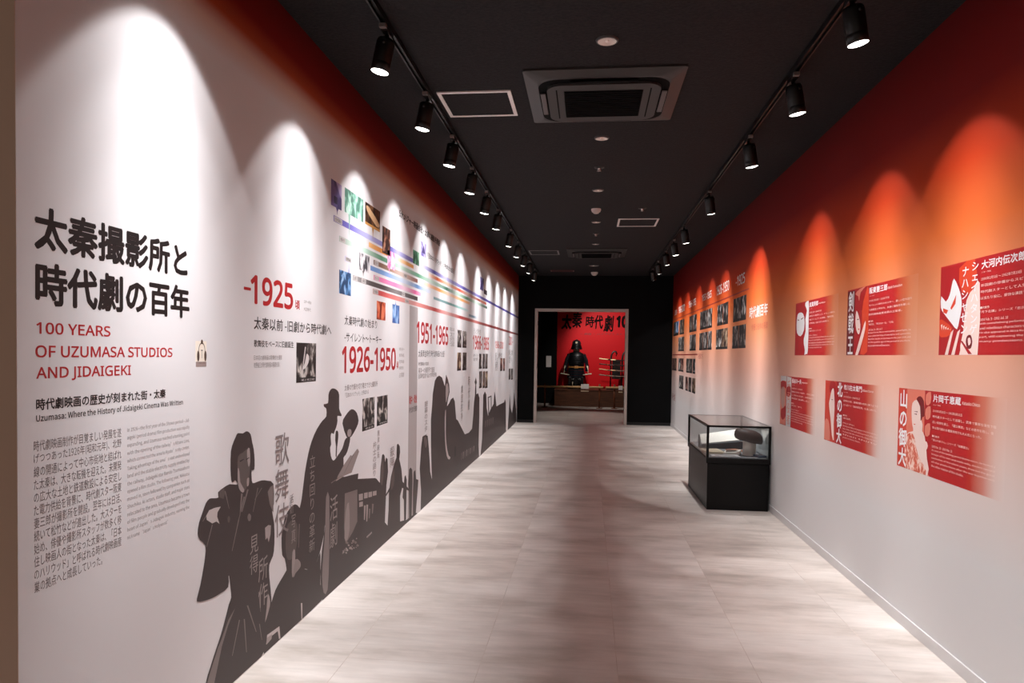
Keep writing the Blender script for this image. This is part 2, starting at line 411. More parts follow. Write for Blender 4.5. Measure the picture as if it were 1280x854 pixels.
tl = [3.58, 4.57, 5.48, 6.48, 7.43, 8.43, 9.74, 10.77, 11.83, 12.87, 14.1]
make_spot(-1.04, 2.40, -1, .0, SPOT_L*1.25, 'black track spotlight above the big title, nearest the wall corner', 'spotlights along the white wall')
for i, (a, b) in enumerate(zip(yl, tl)):
    make_spot(-1.04, a, -1, (b-a)*.9, SPOT_L, f'{ORD[i]} black spotlight in view on the left track, washing the white wall', 'spotlights along the white wall')
yr = [3.45, 4.4, 5.58, 7.37, 9.24, 10.34, 11.43, 12.66, 13.75]
tr_ = [3.55, 4.55, 5.82, 7.82, 9.6, 10.58, 11.87, 13.2, 14.35]
dim = {3, 4, 5, 8}
make_spot(1.145, 2.35, 1, .05, SPOT_R, 'black track spotlight on the right track nearest the entrance', 'spotlights along the red wall')
for i, (a, b) in enumerate(zip(yr, tr_)):
    make_spot(1.145, a, 1, (b-a)*.7, SPOT_R*(1.7 if i == 3 else 1), f'{ORD[i]} black spotlight in view on the right track, aimed at the red wall', 'spotlights along the red wall', lit=True)

# ------------------------------------------------------------------ ceiling fittings
ACM = mat('dark_grey_plastic', rgb(48, 45, 45), .45)
ACD = mat('black_grille', rgb(4, 4, 5), .8, spec=.1)
FLAPM = mat('grey_flap', rgb(84, 78, 80), .4)
def rrect(a, b, r, n=6):
    o = []
    for cx, cy, s in ((a-r, b-r, 0), (-a+r, b-r, 90), (-a+r, -b+r, 180), (a-r, -b+r, 270)):
        for k in range(n+1):
            t = math.radians(s+90*k/n); o.append((cx+r*math.cos(t), cy+r*math.sin(t)))
    return o
def add_prism(bm, pts, z0, z1):
    a = [bm.verts.new((x, y, z0)) for x, y in pts]; b = [bm.verts.new((x, y, z1)) for x, y in pts]
    n = len(pts); bm.faces.new(a); bm.faces.new(b)
    for i in range(n): bm.faces.new((a[i], a[(i+1) % n], b[(i+1) % n], b[i]))
def cassette(x, y, s, label, M):
    o = empty('ceiling_air_conditioner', (x, y, H)); tag(o, label, 'air conditioner', 'ceiling air conditioners')
    bm = bmesh.new(); k = s/.475
    for a0, a1, z0, z1 in ((s, s*.93, -.012, -.034),):
        A = [bm.verts.new((p[0], p[1], 0)) for p in rrect(s, s, .02)]
        B = [bm.verts.new((p[0], p[1], z0)) for p in rrect(s, s, .02)]
        C_ = [bm.verts.new((p[0], p[1], z1)) for p in rrect(a1*.9, a1*.9, .09)]
        for P, Q in ((A, B), (B, C_)):
            for i in range(len(P)): bm.faces.new((P[i], P[(i+1) % len(P)], Q[(i+1) % len(Q)], Q[i]))
        bm.faces.new(C_)
    bmobj('panel', bm, M, o)
    bm = bmesh.new(); add_prism(bm, rrect(.395*k, .385*k, .13*k), -.036, -.0345); bmobj('outlet_ring', bm, ACD, o)
    bm = bmesh.new(); add_prism(bm, rrect(.345*k, .335*k, .10*k), -.052, -.036); bmobj('centre_cover', bm, M, o)
    g = bm = bmesh.new(); add_box(bm, -.24*k, .24*k, -.235*k, .235*k, -.056, -.052)
    for i in range(14):
        yy = (-.22+.44*i/13)*k; add_box(bm, -.235*k, .235*k, yy-.006*k, yy+.006*k, -.060, -.056)
    bmobj('intake_grille', bm, ACD, o)
    for sx_, sy_ in ((1, 0), (-1, 0), (0, 1), (0, -1)):
        bm = bmesh.new()
        if sx_: add_box(bm, sx_*.372*k-.016, sx_*.372*k+.016, -.19*k, .19*k, -.050, -.042, .004)
        elif sy_ < 0: add_box(bm, -.20*k, .20*k, -.365*k-.016, -.365*k+.016, -.050, -.042, .004)
        else:
            add_lathe(bm, [(.0, -.018), (.2*k, -.018), (.2*k, -.010), (0, -.010)], 20, (0, 1, 0), Vector((0, .40*k, -.036)), arc=(0, math.pi), sy=.32)
        bmobj('louver_flap', bm, FLAPM if sx_ else ACD, o)
    bm = bmesh.new()
    for sx_ in (-1, 1): add_box(bm, sx_*.285*k-.004, sx_*.285*k+.004, -.26*k, .26*k, -.0545, -.052)
    bmobj('cover_seam', bm, ACD, o)
cassette(.06, 4.7275, .475, 'dark grey ceiling air conditioner nearest the viewer, with a square black intake', ACM)
cassette(.093, 11.83, .47, 'far ceiling air conditioner near the end wall, dark and seen edge-on', mat('darker_grey_plastic', rgb(34, 32, 33), .45))
HATCH = mat('white_hatch_frame', rgb(245, 240, 238), .45)
def hatch(x, y, a, b, label, M, w=.024):
    o = empty('ceiling_hatch', (x, y, H)); tag(o, label, 'access hatch', 'ceiling access hatches')
    bm = bmesh.new()
    add_box(bm, -a, -a+w, -b, b, -.008, 0); add_box(bm, a-w, a, -b, b, -.008, 0); add_box(bm, -a+w, a-w, -b, -b+w, -.008, 0); add_box(bm, -a+w, a-w, b-w, b, -.008, 0)
    bmobj('frame', bm, M, o)
    box('lid', -a+w, a-w, -b+w, b-w, -.004, 0, CEIL, o)
hatch(-.7563, 4.8142, .237, .237, 'square ceiling hatch with a white frame beside the near air conditioner', HATCH)
hatch(.57, 9.18, .245, .255, 'square ceiling hatch with a white frame on the right, halfway down', HATCH)
hatch(-.75, 11.79, .24, .235, 'grey framed ceiling hatch on the left, beside the far air conditioner', mat('grey_hatch_frame', rgb(120, 116, 116), .5))
hatch(-.55, 14.35, .23, .10, 'narrow dull red framed hatch close to the end wall', mat('red_hatch_frame', rgb(120, 60, 58), .5), .02)
REFL = mat('downlight_reflector', rgb(250, 236, 228), .2, .35)
RIMM = mat('downlight_rim', rgb(60, 56, 56), .4)
WPL = mat('white_plastic', rgb(208, 198, 194), .45)
def downlight(x, y, r, label):
    o = empty('downlight', (x, y, H)); tag(o, label, 'downlight', 'unlit downlights down the middle of the ceiling')
    lathe('rim', [(r*.86, -.002), (r*.90, -.010), (r, -.008), (r*1.05, 0)], RIMM, o)
    bm = bmesh.new(); add_lathe(bm, [(r*.86, -.010), (r*.62, -.006), (r*.3, -.0035), (.001, -.003)], 16)
    bmobj('reflector', bm, REFL, o)
    lathe('bulb', [(0, -.012), (r*.16, -.010), (r*.2, -.003)], mat('frosted_bulb', rgb(235, 225, 215), .3), o, seg=12)
downlight(.067, 3.901, .058, 'unlit round downlight nearest the viewer, before the near air conditioner')
downlight(.068, 5.622, .055, 'unlit round downlight just behind the near air conditioner')
downlight(.062, 7.38, .055, 'unlit round downlight between a sprinkler and the domed smoke detector')
downlight(.06, 9.12, .055, 'unlit round downlight just past the domed smoke detector, level with the right hatch')
downlight(.07, 10.9, .055, 'unlit round downlight in front of the far air conditioner')
downlight(.06, 13.5, .09, 'widest unlit downlight just behind the far air conditioner')
def sprinkler(x, y, label):
    o = empty('sprinkler_head', (x, y, H)); tag(o, label, 'sprinkler', 'ceiling sprinkler heads')
    lathe('escutcheon', [(.045, 0), (.042, -.006), (.018, -.010), (0, -.010)], mat('black_escutcheon', rgb(24, 22, 22), .5), o)
    lathe('head', [(.016, -.008), (.016, -.02), (.008, -.024), (.008, -.03), (.02, -.032), (.02, -.034), (0, -.034)], mat('bright_chrome', rgb(220, 210, 205), .25, .8), o, seg=14)
sprinkler(.062, 6.50, 'small chrome sprinkler head nearest the viewer, on the ceiling centre line')
sprinkler(.066, 9.99, 'small chrome sprinkler head on the centre line, before the far air conditioner')
sprinkler(.567, 8.30, 'small chrome sprinkler head beside the right ceiling hatch')
def detector(x, y, k, label):
    o = empty('smoke_detector', (x, y, H)); tag(o, label, 'smoke detector', 'ceiling smoke detectors')
    lathe('base', [(.055*k, 0), (.055*k, -.018*k), (.05*k, -.022*k)], WPL, o)
    lathe('dome', [(.05*k, -.022*k), (.048*k, -.034*k), (.036*k, -.036*k), (.03*k, -.05*k), (.016*k, -.054*k), (0, -.054*k)], WPL, o)
detector(.052, 8.33, 1, 'white domed smoke detector on the ceiling, halfway down the corridor')
detector(.08, 14.6, 1.25, 'white domed smoke detector close to the end wall above the doorway')

# ------------------------------------------------------------------ LEFT WALL: title and introduction
def lines_thing(name, S_, rows, M, label, cat='lettering'):
    (t, u0, u1, v0, v1, b) = rows[0]
    o = empty(name, S_.w(u0, min(r[3] for r in rows))); tag(o, label, cat)
    for r in rows: write('text_line', S_, [r], M, o)
    return o
lines_thing('title_lettering', LW, [('太秦撮影所と', 1.812, 2.566, 1.700, 1.820, .034), ('時代劇の百年', 1.815, 2.580, 1.548, 1.668, .034)], INKT,
        'large bold black Japanese title in two lines on the white wall')
lines_thing('english_title', LW, [px_row(LW, '100 YEARS', (45.2, 402.3), (138, 421), .012), px_row(LW, 'OF UZUMASA STUDIOS', (44, 431.6), (215.5, 446.5), .012), px_row(LW, 'AND JIDAIGEKI', (45, 459), (163.7, 471.8), .012)], REDT,
        'thin red English title in capitals under the large black title')
lines_thing('subheading', LW, [px_row(LW, '時代劇映画の歴史が刻まれた街・太秦', (45, 498.7), (207, 497.5), .026), px_row(LW, 'Uzumasa: Where the History of Jidaigeki Cinema Was Written', (45, 518.7), (228.5, 507.5), .018)], INKT,
        'small bold black subheading in Japanese and English above the paragraphs')
JP = ['時代劇映画制作が目覚ましい発展を遂', 'げつつあった1926年(昭和元年)、北野', '線の開通によって中心市街地と結ばれ', 'た太秦は、大きな転機を迎えた。未開発', 'の広大な土地と鉄道敷設による安定し', 'た電力供給を背景に、時代劇スター阪東', '妻三郎が撮影所を開設。翌年には日活、', '続いて松竹などが進出した。大スターを', '始め、俳優や撮影所スタッフが数多く移', '住し映画人の街となった太秦は、「日本', 'のハリウッド」と呼ばれる時代劇映画産', '業の拠点へと成長していった。']
EN = ['In 1926—the first year of the Showa period—Jid-', 'aigeki (period drama) film production was rapidly', 'expanding, and Uzumasa reached a turning point', 'with the opening of the railway’s Kitano Line,', 'which connected the area to Kyoto’s city center.', 'Taking advantage of the area’s vast undeveloped', 'land and the stable electricity supply enabled by', 'the railway, Jidaigeki star Bando Tsumasaburo', 'opened a film studio. The following year, Nikkatsu', 'moved in, soon followed by companies such as', 'Shochiku. As actors, studio staff, and major stars', 'relocated to the area, Uzumasa became a town', 'of film people and gradually developed into the', 'heart of Japan’s Jidaigeki industry, earning the', 'nickname ‘Japan’s Hollywood.’']
def para(S_, lines, u0, u1, vt, vb, h, last=1.0, bold=0):
    """vt, vb: top of the first and bottom of the last line"""
    n = len(lines); r = []
    for i, t in enumerate(lines):
        top = vt-(vt-h-vb)*(i/(n-1) if n > 1 else 0)
        r.append((t, u0, u0+(u1-u0)*(last if i == n-1 else 1), top-h, top, bold))
    return r
u0, vt = LW.at(42, 551.5); u1, _ = LW.at(151.5, 540); vb = LW.at(42, 742.5)[1]
tag(write('japanese_paragraph', LW, para(LW, JP, u0, u1, vt, vb, .030, .75), GREY), 'small grey Japanese paragraph of twelve lines at lower left of the white wall', 'lettering')
u0, vt = LW.at(159, 535); u1, _ = LW.at(236.7, 525); vb = LW.at(159, 676)[1]
tag(write('english_paragraph', LW, para(LW, EN, u0, u1, vt, vb, .017, .62), LGREY), 'pale grey English paragraph beside the Japanese paragraph', 'lettering')
# audio guide sign
o = empty('audio_guide_sign', LW.w(*LW.at(251.5, 458))); tag(o, 'small cream audio guide sign with headphones icon beside the title', 'sign')
rect('plate', LW, (244.3, 426.2), (258, 452), mat('cream_plate', rgb(240, 230, 216), .4), o, 6, .004)
rect('grey_strip', LW, (244.8, 452.6), (257.8, 458.3), mat('brown_grey_strip', rgb(158, 140, 136), .5), o, 6, .004)
cu, cv = LW.at(252.2, 440); du = (LW.at(258, 440)[0]-LW.at(244.5, 440)[0])/2
BRWN = mat('brown_print', rgb(74, 56, 44), .5)
ring = [(cu+du*.62*math.cos(t), cv+.004+.033*math.sin(t)) for t in [math.radians(a) for a in range(-10, 191, 10)]]
ringi = [(cu+du*.54*math.cos(t), cv+.004+.028*math.sin(t)) for t in [math.radians(a) for a in range(190, -11, -10)]]
uvpoly('headband', LW, ring+ringi, BRWN, o, 7)
for sgn in (-1, 1):
    uvpoly('ear_cup', LW, [(cu+sgn*du*.66+du*.22*math.cos(t), cv-.016+.021*math.sin(t)) for t in [2*math.pi*k/16 for k in range(16)]], BRWN, o, 8)
uvpoly('knob', LW, [(cu+du*.2*math.cos(t), cv+.039+.009*math.sin(t)) for t in [2*math.pi*k/12 for k in range(12)]], BRWN, o, 8)
write('lettering', LW, [('T', cu-du*.16, cu+du*.16, cv-.024, cv+.008, 0), ('AUDIO GUIDE', cu-du*.6, cu+du*.6, cv-.046, cv-.041, 0)], BRWN, o, 8)

# ------------------------------------------------------------------ LEFT WALL: era headings
def heading(label, parts, cat='lettering'):
    (u, v) = LW.at(*parts[0][2][0][1]); vv = min(LW.at(*r[2])[1] for p in parts for r in p[2])
    o = empty('era_heading', LW.w(u, vv)); tag(o, label, cat, 'era headings on the timeline')
    for nm, M, rows in parts:
        write(nm, LW, [px_row(LW, *r) for r in rows], M, o)
    return o
heading('heading -1925 in red numerals with black Japanese lines below', [
    ('year_numerals', REDT, [('-', (304.8, 358.2), (313.6, 363.6), .01), ('1925', (313.2, 342), (366.3, 387.8), .018), ('頃', (369, 375), (374.7, 387.5), .02)]),
    ('title_line', INKT, [('太秦以前 -旧劇から時代劇へ', (317.4, 395.5), (414, 419.3), .012)]),
    ('subtitle', INKT, [('歌舞伎をベースに旧劇誕生', (317.4, 424.8), (367, 435.2), .012)]),
    ('caption_text', LGREY, [('日本初の劇映画は歌舞伎を撮影', (317.4, 444), (352.6, 450), 0), ('牧野省三が時代劇映画の基礎を築く', (317.4, 453), (350, 459), 0)]),
    ('side_note', LGREY, [('江戸～明治', (379.6, 375), (389, 379), 0), ('大正時代', (379.6, 384), (388.5, 388), 0)])])
heading('heading 1926-1950 in red numerals below two black Japanese lines', [
    ('title_line', INKT, [('太秦時代劇の始まり', (430.7, 394), (471.2, 411.3), .006), ('-サイレント～トーキー', (430.7, 415.6), (476.8, 426.7), .006)]),
    ('year_numerals', REDT, [('1926-1950', (427.4, 432.3), (494.6, 462.5), .018), ('頃', (495.7, 452.3), (497.9, 460.8), .02)]),
    ('caption_text', GREY, [('太秦の竹藪を切り開きできた撮影所', (430.7, 481.3), (471.9, 483), 0), ('「日本のハリウッド」と呼ばれる', (431.6, 491.3), (460.7, 492.5), 0)]),
    ('side_note', LGREY, [('昭和元年～', (499, 434.5), (505.5, 438.5), 0), ('無声映画', (499, 442), (505, 446), 0), ('発声映画', (499, 450), (505, 454), 0), ('戦時統合', (499, 458), (504.5, 461.5), 0), ('占領期', (499, 466), (505, 469.5), 0)])])
heading('heading 1951-1965 in red numerals above the tall paired silhouettes', [
    ('year_numerals', REDT, [('1951-1965', (521, 401), (560.2, 431.9), .018)]),
    ('title_line', INKT, [('太秦黄金時代 時代劇映画の全盛', (523, 437.4), (555.3, 446.3), .0)]),
    ('caption_text', GREY, [('時代劇映画の黄金期', (523, 452.8), (535.5, 456.8), 0), ('東洋一の撮影所で量産', (523, 460), (543, 463.8), 0), ('黒澤明監督作品が世界的評価', (523, 467.5), (545.5, 468.8), 0)]),
    ('side_note', LGREY, [('昭和26年', (562.3, 409), (568, 412), 0), ('二本立て', (562.3, 415), (568, 418), 0), ('総天然色', (562.3, 421), (568, 424), 0), ('大型画面', (562.3, 427), (568, 430), 0)])])
heading('heading 1966-1985 in red numerals with a small grey line above', [
    ('overline', LGREY, [('テレビ時代劇', (592.2, 409.8), (600.8, 414.3), 0)]),
    ('year_numerals', REDT, [('1966-1985', (591.2, 418.4), (611, 438), .018)]),
    ('caption_text', GREY, [('映画からテレビへ', (591.8, 442.3), (597.6, 445), 0), ('映画村の開村', (591.8, 447), (597.2, 449.3), 0)])])
heading('heading 1986-2000 in pale red numerals, second from the end wall', [
    ('year_numerals', mat('pale_red_lettering', rgb(205, 96, 90), .55), [('1986-2000', (619, 426), (629.3, 436.2), .016)]),
    ('title_line', GREY, [('新しい時代劇', (619.3, 440.5), (627.5, 444.8), 0)]),
    ('caption_text', LGREY, [('平成', (619.3, 448.5), (622, 450.5), 0), ('新作', (619.3, 452), (622, 454), 0), ('復活', (619.3, 455.5), (622, 457.5), 0)])])
heading('heading 2001- in red numerals, last before the black end wall', [
    ('year_numerals', REDT, [('2001-', (636, 420), (641, 432), .016)]),
    ('title_line', GREY, [('継承と挑戦', (636, 437), (641, 441), 0)]),
    ('caption_text', LGREY, [('世界へ', (636, 444.8), (639.8, 448.5), 0)])])
tag(write('timeline_title', LW, [('5大メジャー映画会社・太秦に撮影所開設', 5.58, 7.146, 2.498, 2.562, .035)], INKT), 'black Japanese heading line above the upper end of the coloured timeline', 'lettering')
tag(write('timeline_title', LW, [('「日本のハリウッド」と呼ばれた大盛況', 6.6, 7.9, 2.313, 2.365, .02)], INKT), 'shorter black Japanese line just above the purple bar', 'lettering')
# grey band
o = empty('grey_chapter_band', LW.w(LW.at(516, 500)[0], .0)); tag(o, 'vertical grey band with small red and black words between two eras', 'printed band')
M = mat('grey_band_print', rgb(176, 168, 168), .6)
u0 = LW.at(510.8, 500)[0]; u1 = LW.at(521.2, 500)[0]
nt, N, L, b = nodes(M)
uvrect('band', LW, u0, u1, .004, 1.83, M, o, 1)
write('red_words', LW, [px_row(LW, '戦中・戦後', (511.6, 495), (521.2, 503.5), .02)], REDT, o, 3)
write('black_words', LW, [px_row(LW, '時代劇の受難期', (511.6, 509.5), (521.2, 513.8), 0)], INKT, o, 3)

# ------------------------------------------------------------------ LEFT WALL: coloured timeline
def bar_mat(name, cols):
    M = mat(name, (1, 1, 1, 1), .55); nt, N, L, b = nodes(M)
    tc = N.new('ShaderNodeTexCoord'); sp = N.new('ShaderNodeSeparateXYZ'); L.new(tc.outputs['Generated'], sp.inputs[0])
    r = ramp(N, cols); L.new(sp.outputs[1], r.inputs[0]); L.new(r.outputs[0], b.inputs['Base Color'])
    return M
WL_C = rgb(226, 219, 219)
def bar(colour, v, h, pxa, pxb, cols, label, tags=()):
    u0 = LW.at(*pxa)[0]; u1 = min(LW.at(*pxb)[0], YE-.01)
    o = empty('timeline_bar', LW.w((u0+u1)/2, v-h/2)); tag(o, label, 'timeline bar', 'coloured bars of the studio timeline')
    uvrect('stripe', LW, u0, u1, v-h/2, v+h/2, bar_mat('stripe_'+colour, cols), o, 1)
    rows = []
    for t, u in tags: rows.append((t, u, u+.026*len(t)*.55, v-h*.3, v+h*.3, 0))
    for (t, u) in tags:
        n = len(t)*.026*.55
        uvrect('name_tag', LW, u-.012, u+n+.012, v-h*.42, v+h*.42, PALE, o, 2)
    if rows: write('lettering', LW, rows, INKT, o, 3)
pu, pl = rgb(92, 84, 165), rgb(190, 188, 232)
bar('purple', 2.215, .036, (417, 276), (648, 397), [(0, pu), (.03, rgb(120, 112, 190)), (.06, pl), (.11, pu), (.13, pl), (.17, pu), (.19, rgb(225, 222, 240)), (.25, pu), (.3, pl), (.4, pu), (.46, rgb(150, 145, 205)), (.58, rgb(70, 62, 140)), (1, rgb(82, 76, 150))],
    'long purple bar, topmost of the timeline, running to the end wall', [('日活大将軍撮影所', 4.14)])
gr, gl = rgb(92, 150, 118), rgb(205, 228, 214)
bar('green', 2.112, .034, (424, 299), (609, 384), [(0, rgb(170, 185, 175)), (.06, gl), (.14, gr), (.18, rgb(110, 160, 130)), (.22, gl), (.32, gr), (.4, gl), (.52, rgb(60, 110, 90)), (.6, gl), (.72, gr), (.82, gl), (1, rgb(40, 80, 66))],
    'long green bar, third down on the timeline', [('帝国キネマ', 4.24)])
og = rgb(226, 150, 80)
bar('orange', 2.165, .034, (461, 307), (492, 321), [(0, rgb(240, 190, 130)), (.4, og), (1, rgb(222, 140, 70))], 'short orange bar between the purple and green bars, left of the tall brown photo', [])
bar('amber', 2.165, .03, (495, 323), (517, 333), [(0, rgb(250, 232, 205)), (.6, rgb(235, 175, 110)), (1, rgb(215, 140, 70))], 'short pale orange bar under the purple bar, right of the pink photo')
bar('vermilion', 2.165, .032, (536, 343), (608, 379), [(0, rgb(250, 225, 205)), (.1, rgb(214, 96, 40)), (.25, rgb(240, 205, 180)), (.42, rgb(205, 78, 45)), (.58, rgb(240, 200, 185)), (.8, rgb(140, 48, 36)), (.9, rgb(225, 150, 130)), (1, rgb(200, 80, 60))], 'orange-red bar just under the purple bar at the far half of the timeline')
bar('tangerine', 2.065, .032, (527, 349.5), (587, 379), [(0, rgb(250, 232, 215)), (.3, rgb(230, 150, 80)), (.5, rgb(245, 215, 190)), (.8, rgb(235, 165, 100)), (1, rgb(240, 195, 155))], 'light orange bar under the green bar at the middle of the timeline')
bar('lavender', 2.007, .034, (431, 323.5), (449, 331), [(0, rgb(205, 203, 236)), (1, rgb(222, 222, 242))], 'short lavender bar left of the grey photo', [('牧野教育映画', 4.34)])
bar('blue', 2.012, .034, (463, 336), (538, 363.5), [(0, rgb(110, 150, 205)), (.25, rgb(140, 170, 215)), (.5, rgb(215, 225, 242)), (.72, rgb(100, 140, 190)), (.85, rgb(190, 208, 235)), (1, rgb(222, 226, 240))], 'blue bar right of the grey photo')
bar('brown', 2.06, .034, (467, 328), (522, 351), [(0, rgb(120, 90, 75)), (.35, rgb(160, 125, 108)), (.6, rgb(220, 200, 190)), (1, rgb(128, 66, 56))], 'short brown bar above the blue bar', [('東亜キネマ', 4.95), ('等持院撮影所', 5.75)])
bar('pink', 1.956, .034, (467, 347), (526, 367), [(0, rgb(228, 130, 176)), (.4, rgb(235, 140, 185)), (.6, rgb(244, 210, 226)), (.85, rgb(226, 105, 160)), (1, rgb(238, 180, 208))], 'pink bar below the blue bar', [('マキノ・プロ', 4.95)])
bar('charcoal', 1.906, .034, (441, 347), (522, 373.5), [(0, rgb(170, 165, 165)), (.2, rgb(90, 84, 84)), (.4, rgb(82, 76, 76)), (.6, rgb(140, 134, 134)), (1, rgb(70, 64, 64))], 'charcoal grey bar between the pink and red bars', [('阪妻プロ', 4.5), ('太秦撮影所', 4.66), ('新興キネマ', 5.7)])
bar('red', 1.858, .036, (466, 365), (648, 417), [(0, rgb(190, 110, 105)), (.02, rgb(205, 82, 80)), (.1, rgb(225, 165, 160)), (.2, rgb(188, 76, 74)), (.26, rgb(232, 180, 176)), (.33, rgb(170, 62, 62)), (.42, rgb(200, 120, 116)), (.55, rgb(140, 60, 60)), (1, rgb(128, 60, 62))], 'long red bar, lowest of the timeline, running to the end wall', [('松竹京都撮影所', 4.92), ('松竹太秦撮影所', 5.8)])
bar('teal', 1.967, .026, (542, 373.5), (585.5, 388), [(0, rgb(130, 160, 165)), (.4, rgb(110, 150, 148)), (.75, rgb(150, 195, 190)), (1, rgb(205, 225, 225))], 'thin teal bar above the far half of the red bar')
bar('slate', 1.915, .03, (586, 392), (596, 397), [(0, rgb(150, 168, 180)), (.6, rgb(110, 140, 158)), (1, rgb(205, 214, 222))], 'very short slate blue bar touching the red bar')
# printed photos of the timeline
def tphoto(a, b, cols, label, stem=None, stem_mat=None, scale=6, extra=None):
    (u0, v1), (u1, v0) = LW.at(*a), LW.at(*b)
    o = empty('timeline_photo', LW.w((u0+u1)/2, v0)); tag(o, label, 'printed photo', 'tinted photos on the studio timeline')
    i = len([x for x in bpy.data.objects if x.name.startswith('timeline_photo')])
    uvrect('picture', LW, u0, u1, v0, v1, photo_mat('tinted_photo_%d' % i, *cols, scale=scale, cap=0, seed=i*1.7), o, 5, .003)
    if stem:
        su = LW.at(stem[0], stem[1])[0]; sv = LW.at(stem[0], stem[1])[1]
        e = v0 if sv < v0 else v1
        uvpoly('pointer', LW, [(su-.022, e), (su+.022, e), (su+.006, (e+sv)/2), (su+.002, sv), (su-.002, sv), (su-.006, (e+sv)/2)], stem_mat or GREY, o, 4)
    if extra: extra(o, u0, u1, v0, v1)
VIO = mat('violet_print', rgb(80, 66, 120), .55)
def door_in(o, u0, u1, v0, v1):
    w, h = u1-u0, v1-v0
    uvrect('doorway', LW, u0+w*.28, u0+w*.6, v0+h*.14, v0+h*.42, mat('dark_violet_print', rgb(46, 36, 70), .55), o, 6)
    uvpoly('hill', LW, [(u0+w*.45, v1), (u1, v1), (u1, v0+h*.45), (u0+w*.8, v0+h*.6), (u0+w*.6, v0+h*.85)], mat('pale_violet_print', rgb(176, 160, 200), .55), o, 6)
tphoto((413.9, 223), (426.9, 263.6), (rgb(70, 58, 108), rgb(98, 84, 138), rgb(120, 104, 158)), 'violet photo of a building, leftmost above the purple bar', (421.5, 268.5), VIO, 3, door_in)
tphoto((431, 234), (453.9, 278.3), (rgb(82, 128, 112), rgb(140, 196, 174), rgb(206, 236, 222)), 'wide green photo of rooftops, second above the purple bar', (436.5, 297), mat('green_print', rgb(150, 190, 172), .55), 6)
def boat(o, u0, u1, v0, v1):
    w, h = u1-u0, v1-v0
    uvpoly('studio_block', LW, smooth_pts([(u0+w*.05, v0+h*.78), (u0+w*.2, v0+h*.88), (u0+w*.9, v0+h*.42), (u0+w*.95, v0+h*.25), (u0+w*.75, v0+h*.18), (u0+w*.25, v0+h*.5)], 2), mat('light_sepia_print', rgb(226, 186, 140), .55), o, 6)
    uvrect('ground', LW, u0, u1, v0, v0+h*.12, mat('ochre_print', rgb(205, 150, 80), .55), o, 6)
tphoto((456.6, 251.9), (474.8, 290.6), (rgb(50, 30, 20), rgb(112, 74, 48), rgb(160, 112, 70)), 'brown sepia photo of a pale building, third above the purple bar', (466, 299), mat('sepia_print', rgb(190, 140, 80), .55), 5, boat)
tphoto((478.1, 282), (487.6, 320.5), (rgb(52, 26, 20), rgb(130, 78, 60), rgb(214, 160, 132)), 'narrow tall brown photo crossing the purple bar', None, None, 7)
tphoto((484.4, 312), (493.7, 338.6), (rgb(214, 120, 170), rgb(240, 196, 222), rgb(250, 230, 240)), 'pale pink photo right of the narrow brown photo', (486.5, 344), mat('pink_print', rgb(232, 150, 190), .55), 7)
tphoto((449.2, 315.2), (461.5, 341.6), (rgb(70, 66, 72), rgb(170, 166, 170), rgb(232, 228, 230)), 'grey photo between the lavender and blue bars', (454, 346), None, 7)
tphoto((424, 336.9), (438.7, 370.3), (rgb(40, 72, 110), rgb(96, 150, 205), rgb(180, 210, 238)), 'bright blue photo of a crowd, lowest at the left end of the timeline', (436.2, 330), mat('blue_print', rgb(180, 185, 225), .55), 6)
tphoto((471, 375.9), (481.7, 401), (rgb(120, 38, 24), rgb(214, 96, 64), rgb(236, 140, 104)), 'orange-red photo hanging below the red bar', None, None, 5)
tphoto((490.6, 380.2), (499, 405), (rgb(56, 92, 160), rgb(110, 156, 214), rgb(176, 204, 238)), 'blue photo below the red bar, right of the orange-red one', (494.5, 376), mat('blue_print2', rgb(130, 160, 210), .55), 6)
tphoto((516.4, 311.7), (523.7, 332.9), (rgb(40, 84, 62), rgb(84, 140, 108), rgb(134, 182, 152)), 'small green photo on the purple bar, right of the timeline middle', None, None, 7)
tphoto((526.1, 301.2), (532.3, 322.9), (rgb(120, 108, 176), rgb(206, 200, 232), rgb(228, 222, 238)), 'pale lavender photo with a dark spire, right of the small green one', None, None, 4,
       lambda o, u0, u1, v0, v1: uvpoly('tower', LW, [(u0+(u1-u0)*.2, v0+.03), (u0+(u1-u0)*.4, v0+(v1-v0)*.6), (u0+(u1-u0)*.55, v1-.02), (u0+(u1-u0)*.7, v0+(v1-v0)*.6), (u1-.03, v0+.03)], VIO, o, 6))
tphoto((600.2, 345.5), (604.5, 364.5), (rgb(50, 42, 100), rgb(120, 110, 180), rgb(206, 200, 230)), 'small violet photo above the far end of the purple bar', None, None, 5)
tphoto((605, 361.5), (608.8, 369.5), (rgb(24, 20, 28), rgb(50, 44, 56), rgb(90, 84, 96)), 'tiny dark photo beside the far violet one', None, None, 5)

# printed era photos
def ephoto(a, b, M, label, group, S_=LW, caption=False):
    (u0, v1), (u1, v0) = S_.at(*a), S_.at(*b)
    if u0 > u1: u0, u1 = u1, u0
    if caption:
        o = empty('printed_photo', S_.w((u0+u1)/2, v0)); tag(o, label, 'printed photo', group)
        uvrect('picture', S_, u0, u1, v0, v1, M, o, 5, .003)
        write('caption', S_, [(caption, u0+(u1-u0)*.25, u0+(u1-u0)*.92, v0+(v1-v0)*.03, v0+(v1-v0)*.085, 0)], PALE, o, 6)
        return o
    o = uvrect('printed_photo', S_, u0, u1, v0, v1, M, None, 5, .003)
    return tag(o, label, 'printed photo', group)
G = 'monochrome photos on the white wall'
o = ephoto((370.5, 428.3), (394.8, 476.5), BW, 'largest dark monochrome photo on the white wall, under the -1925 heading', G, caption='尾上松之助')
(u0, v1), (u1, v0) = LW.at(370.5, 428.3), LW.at(394.8, 476.5); w, h = u1-u0, v1-v0
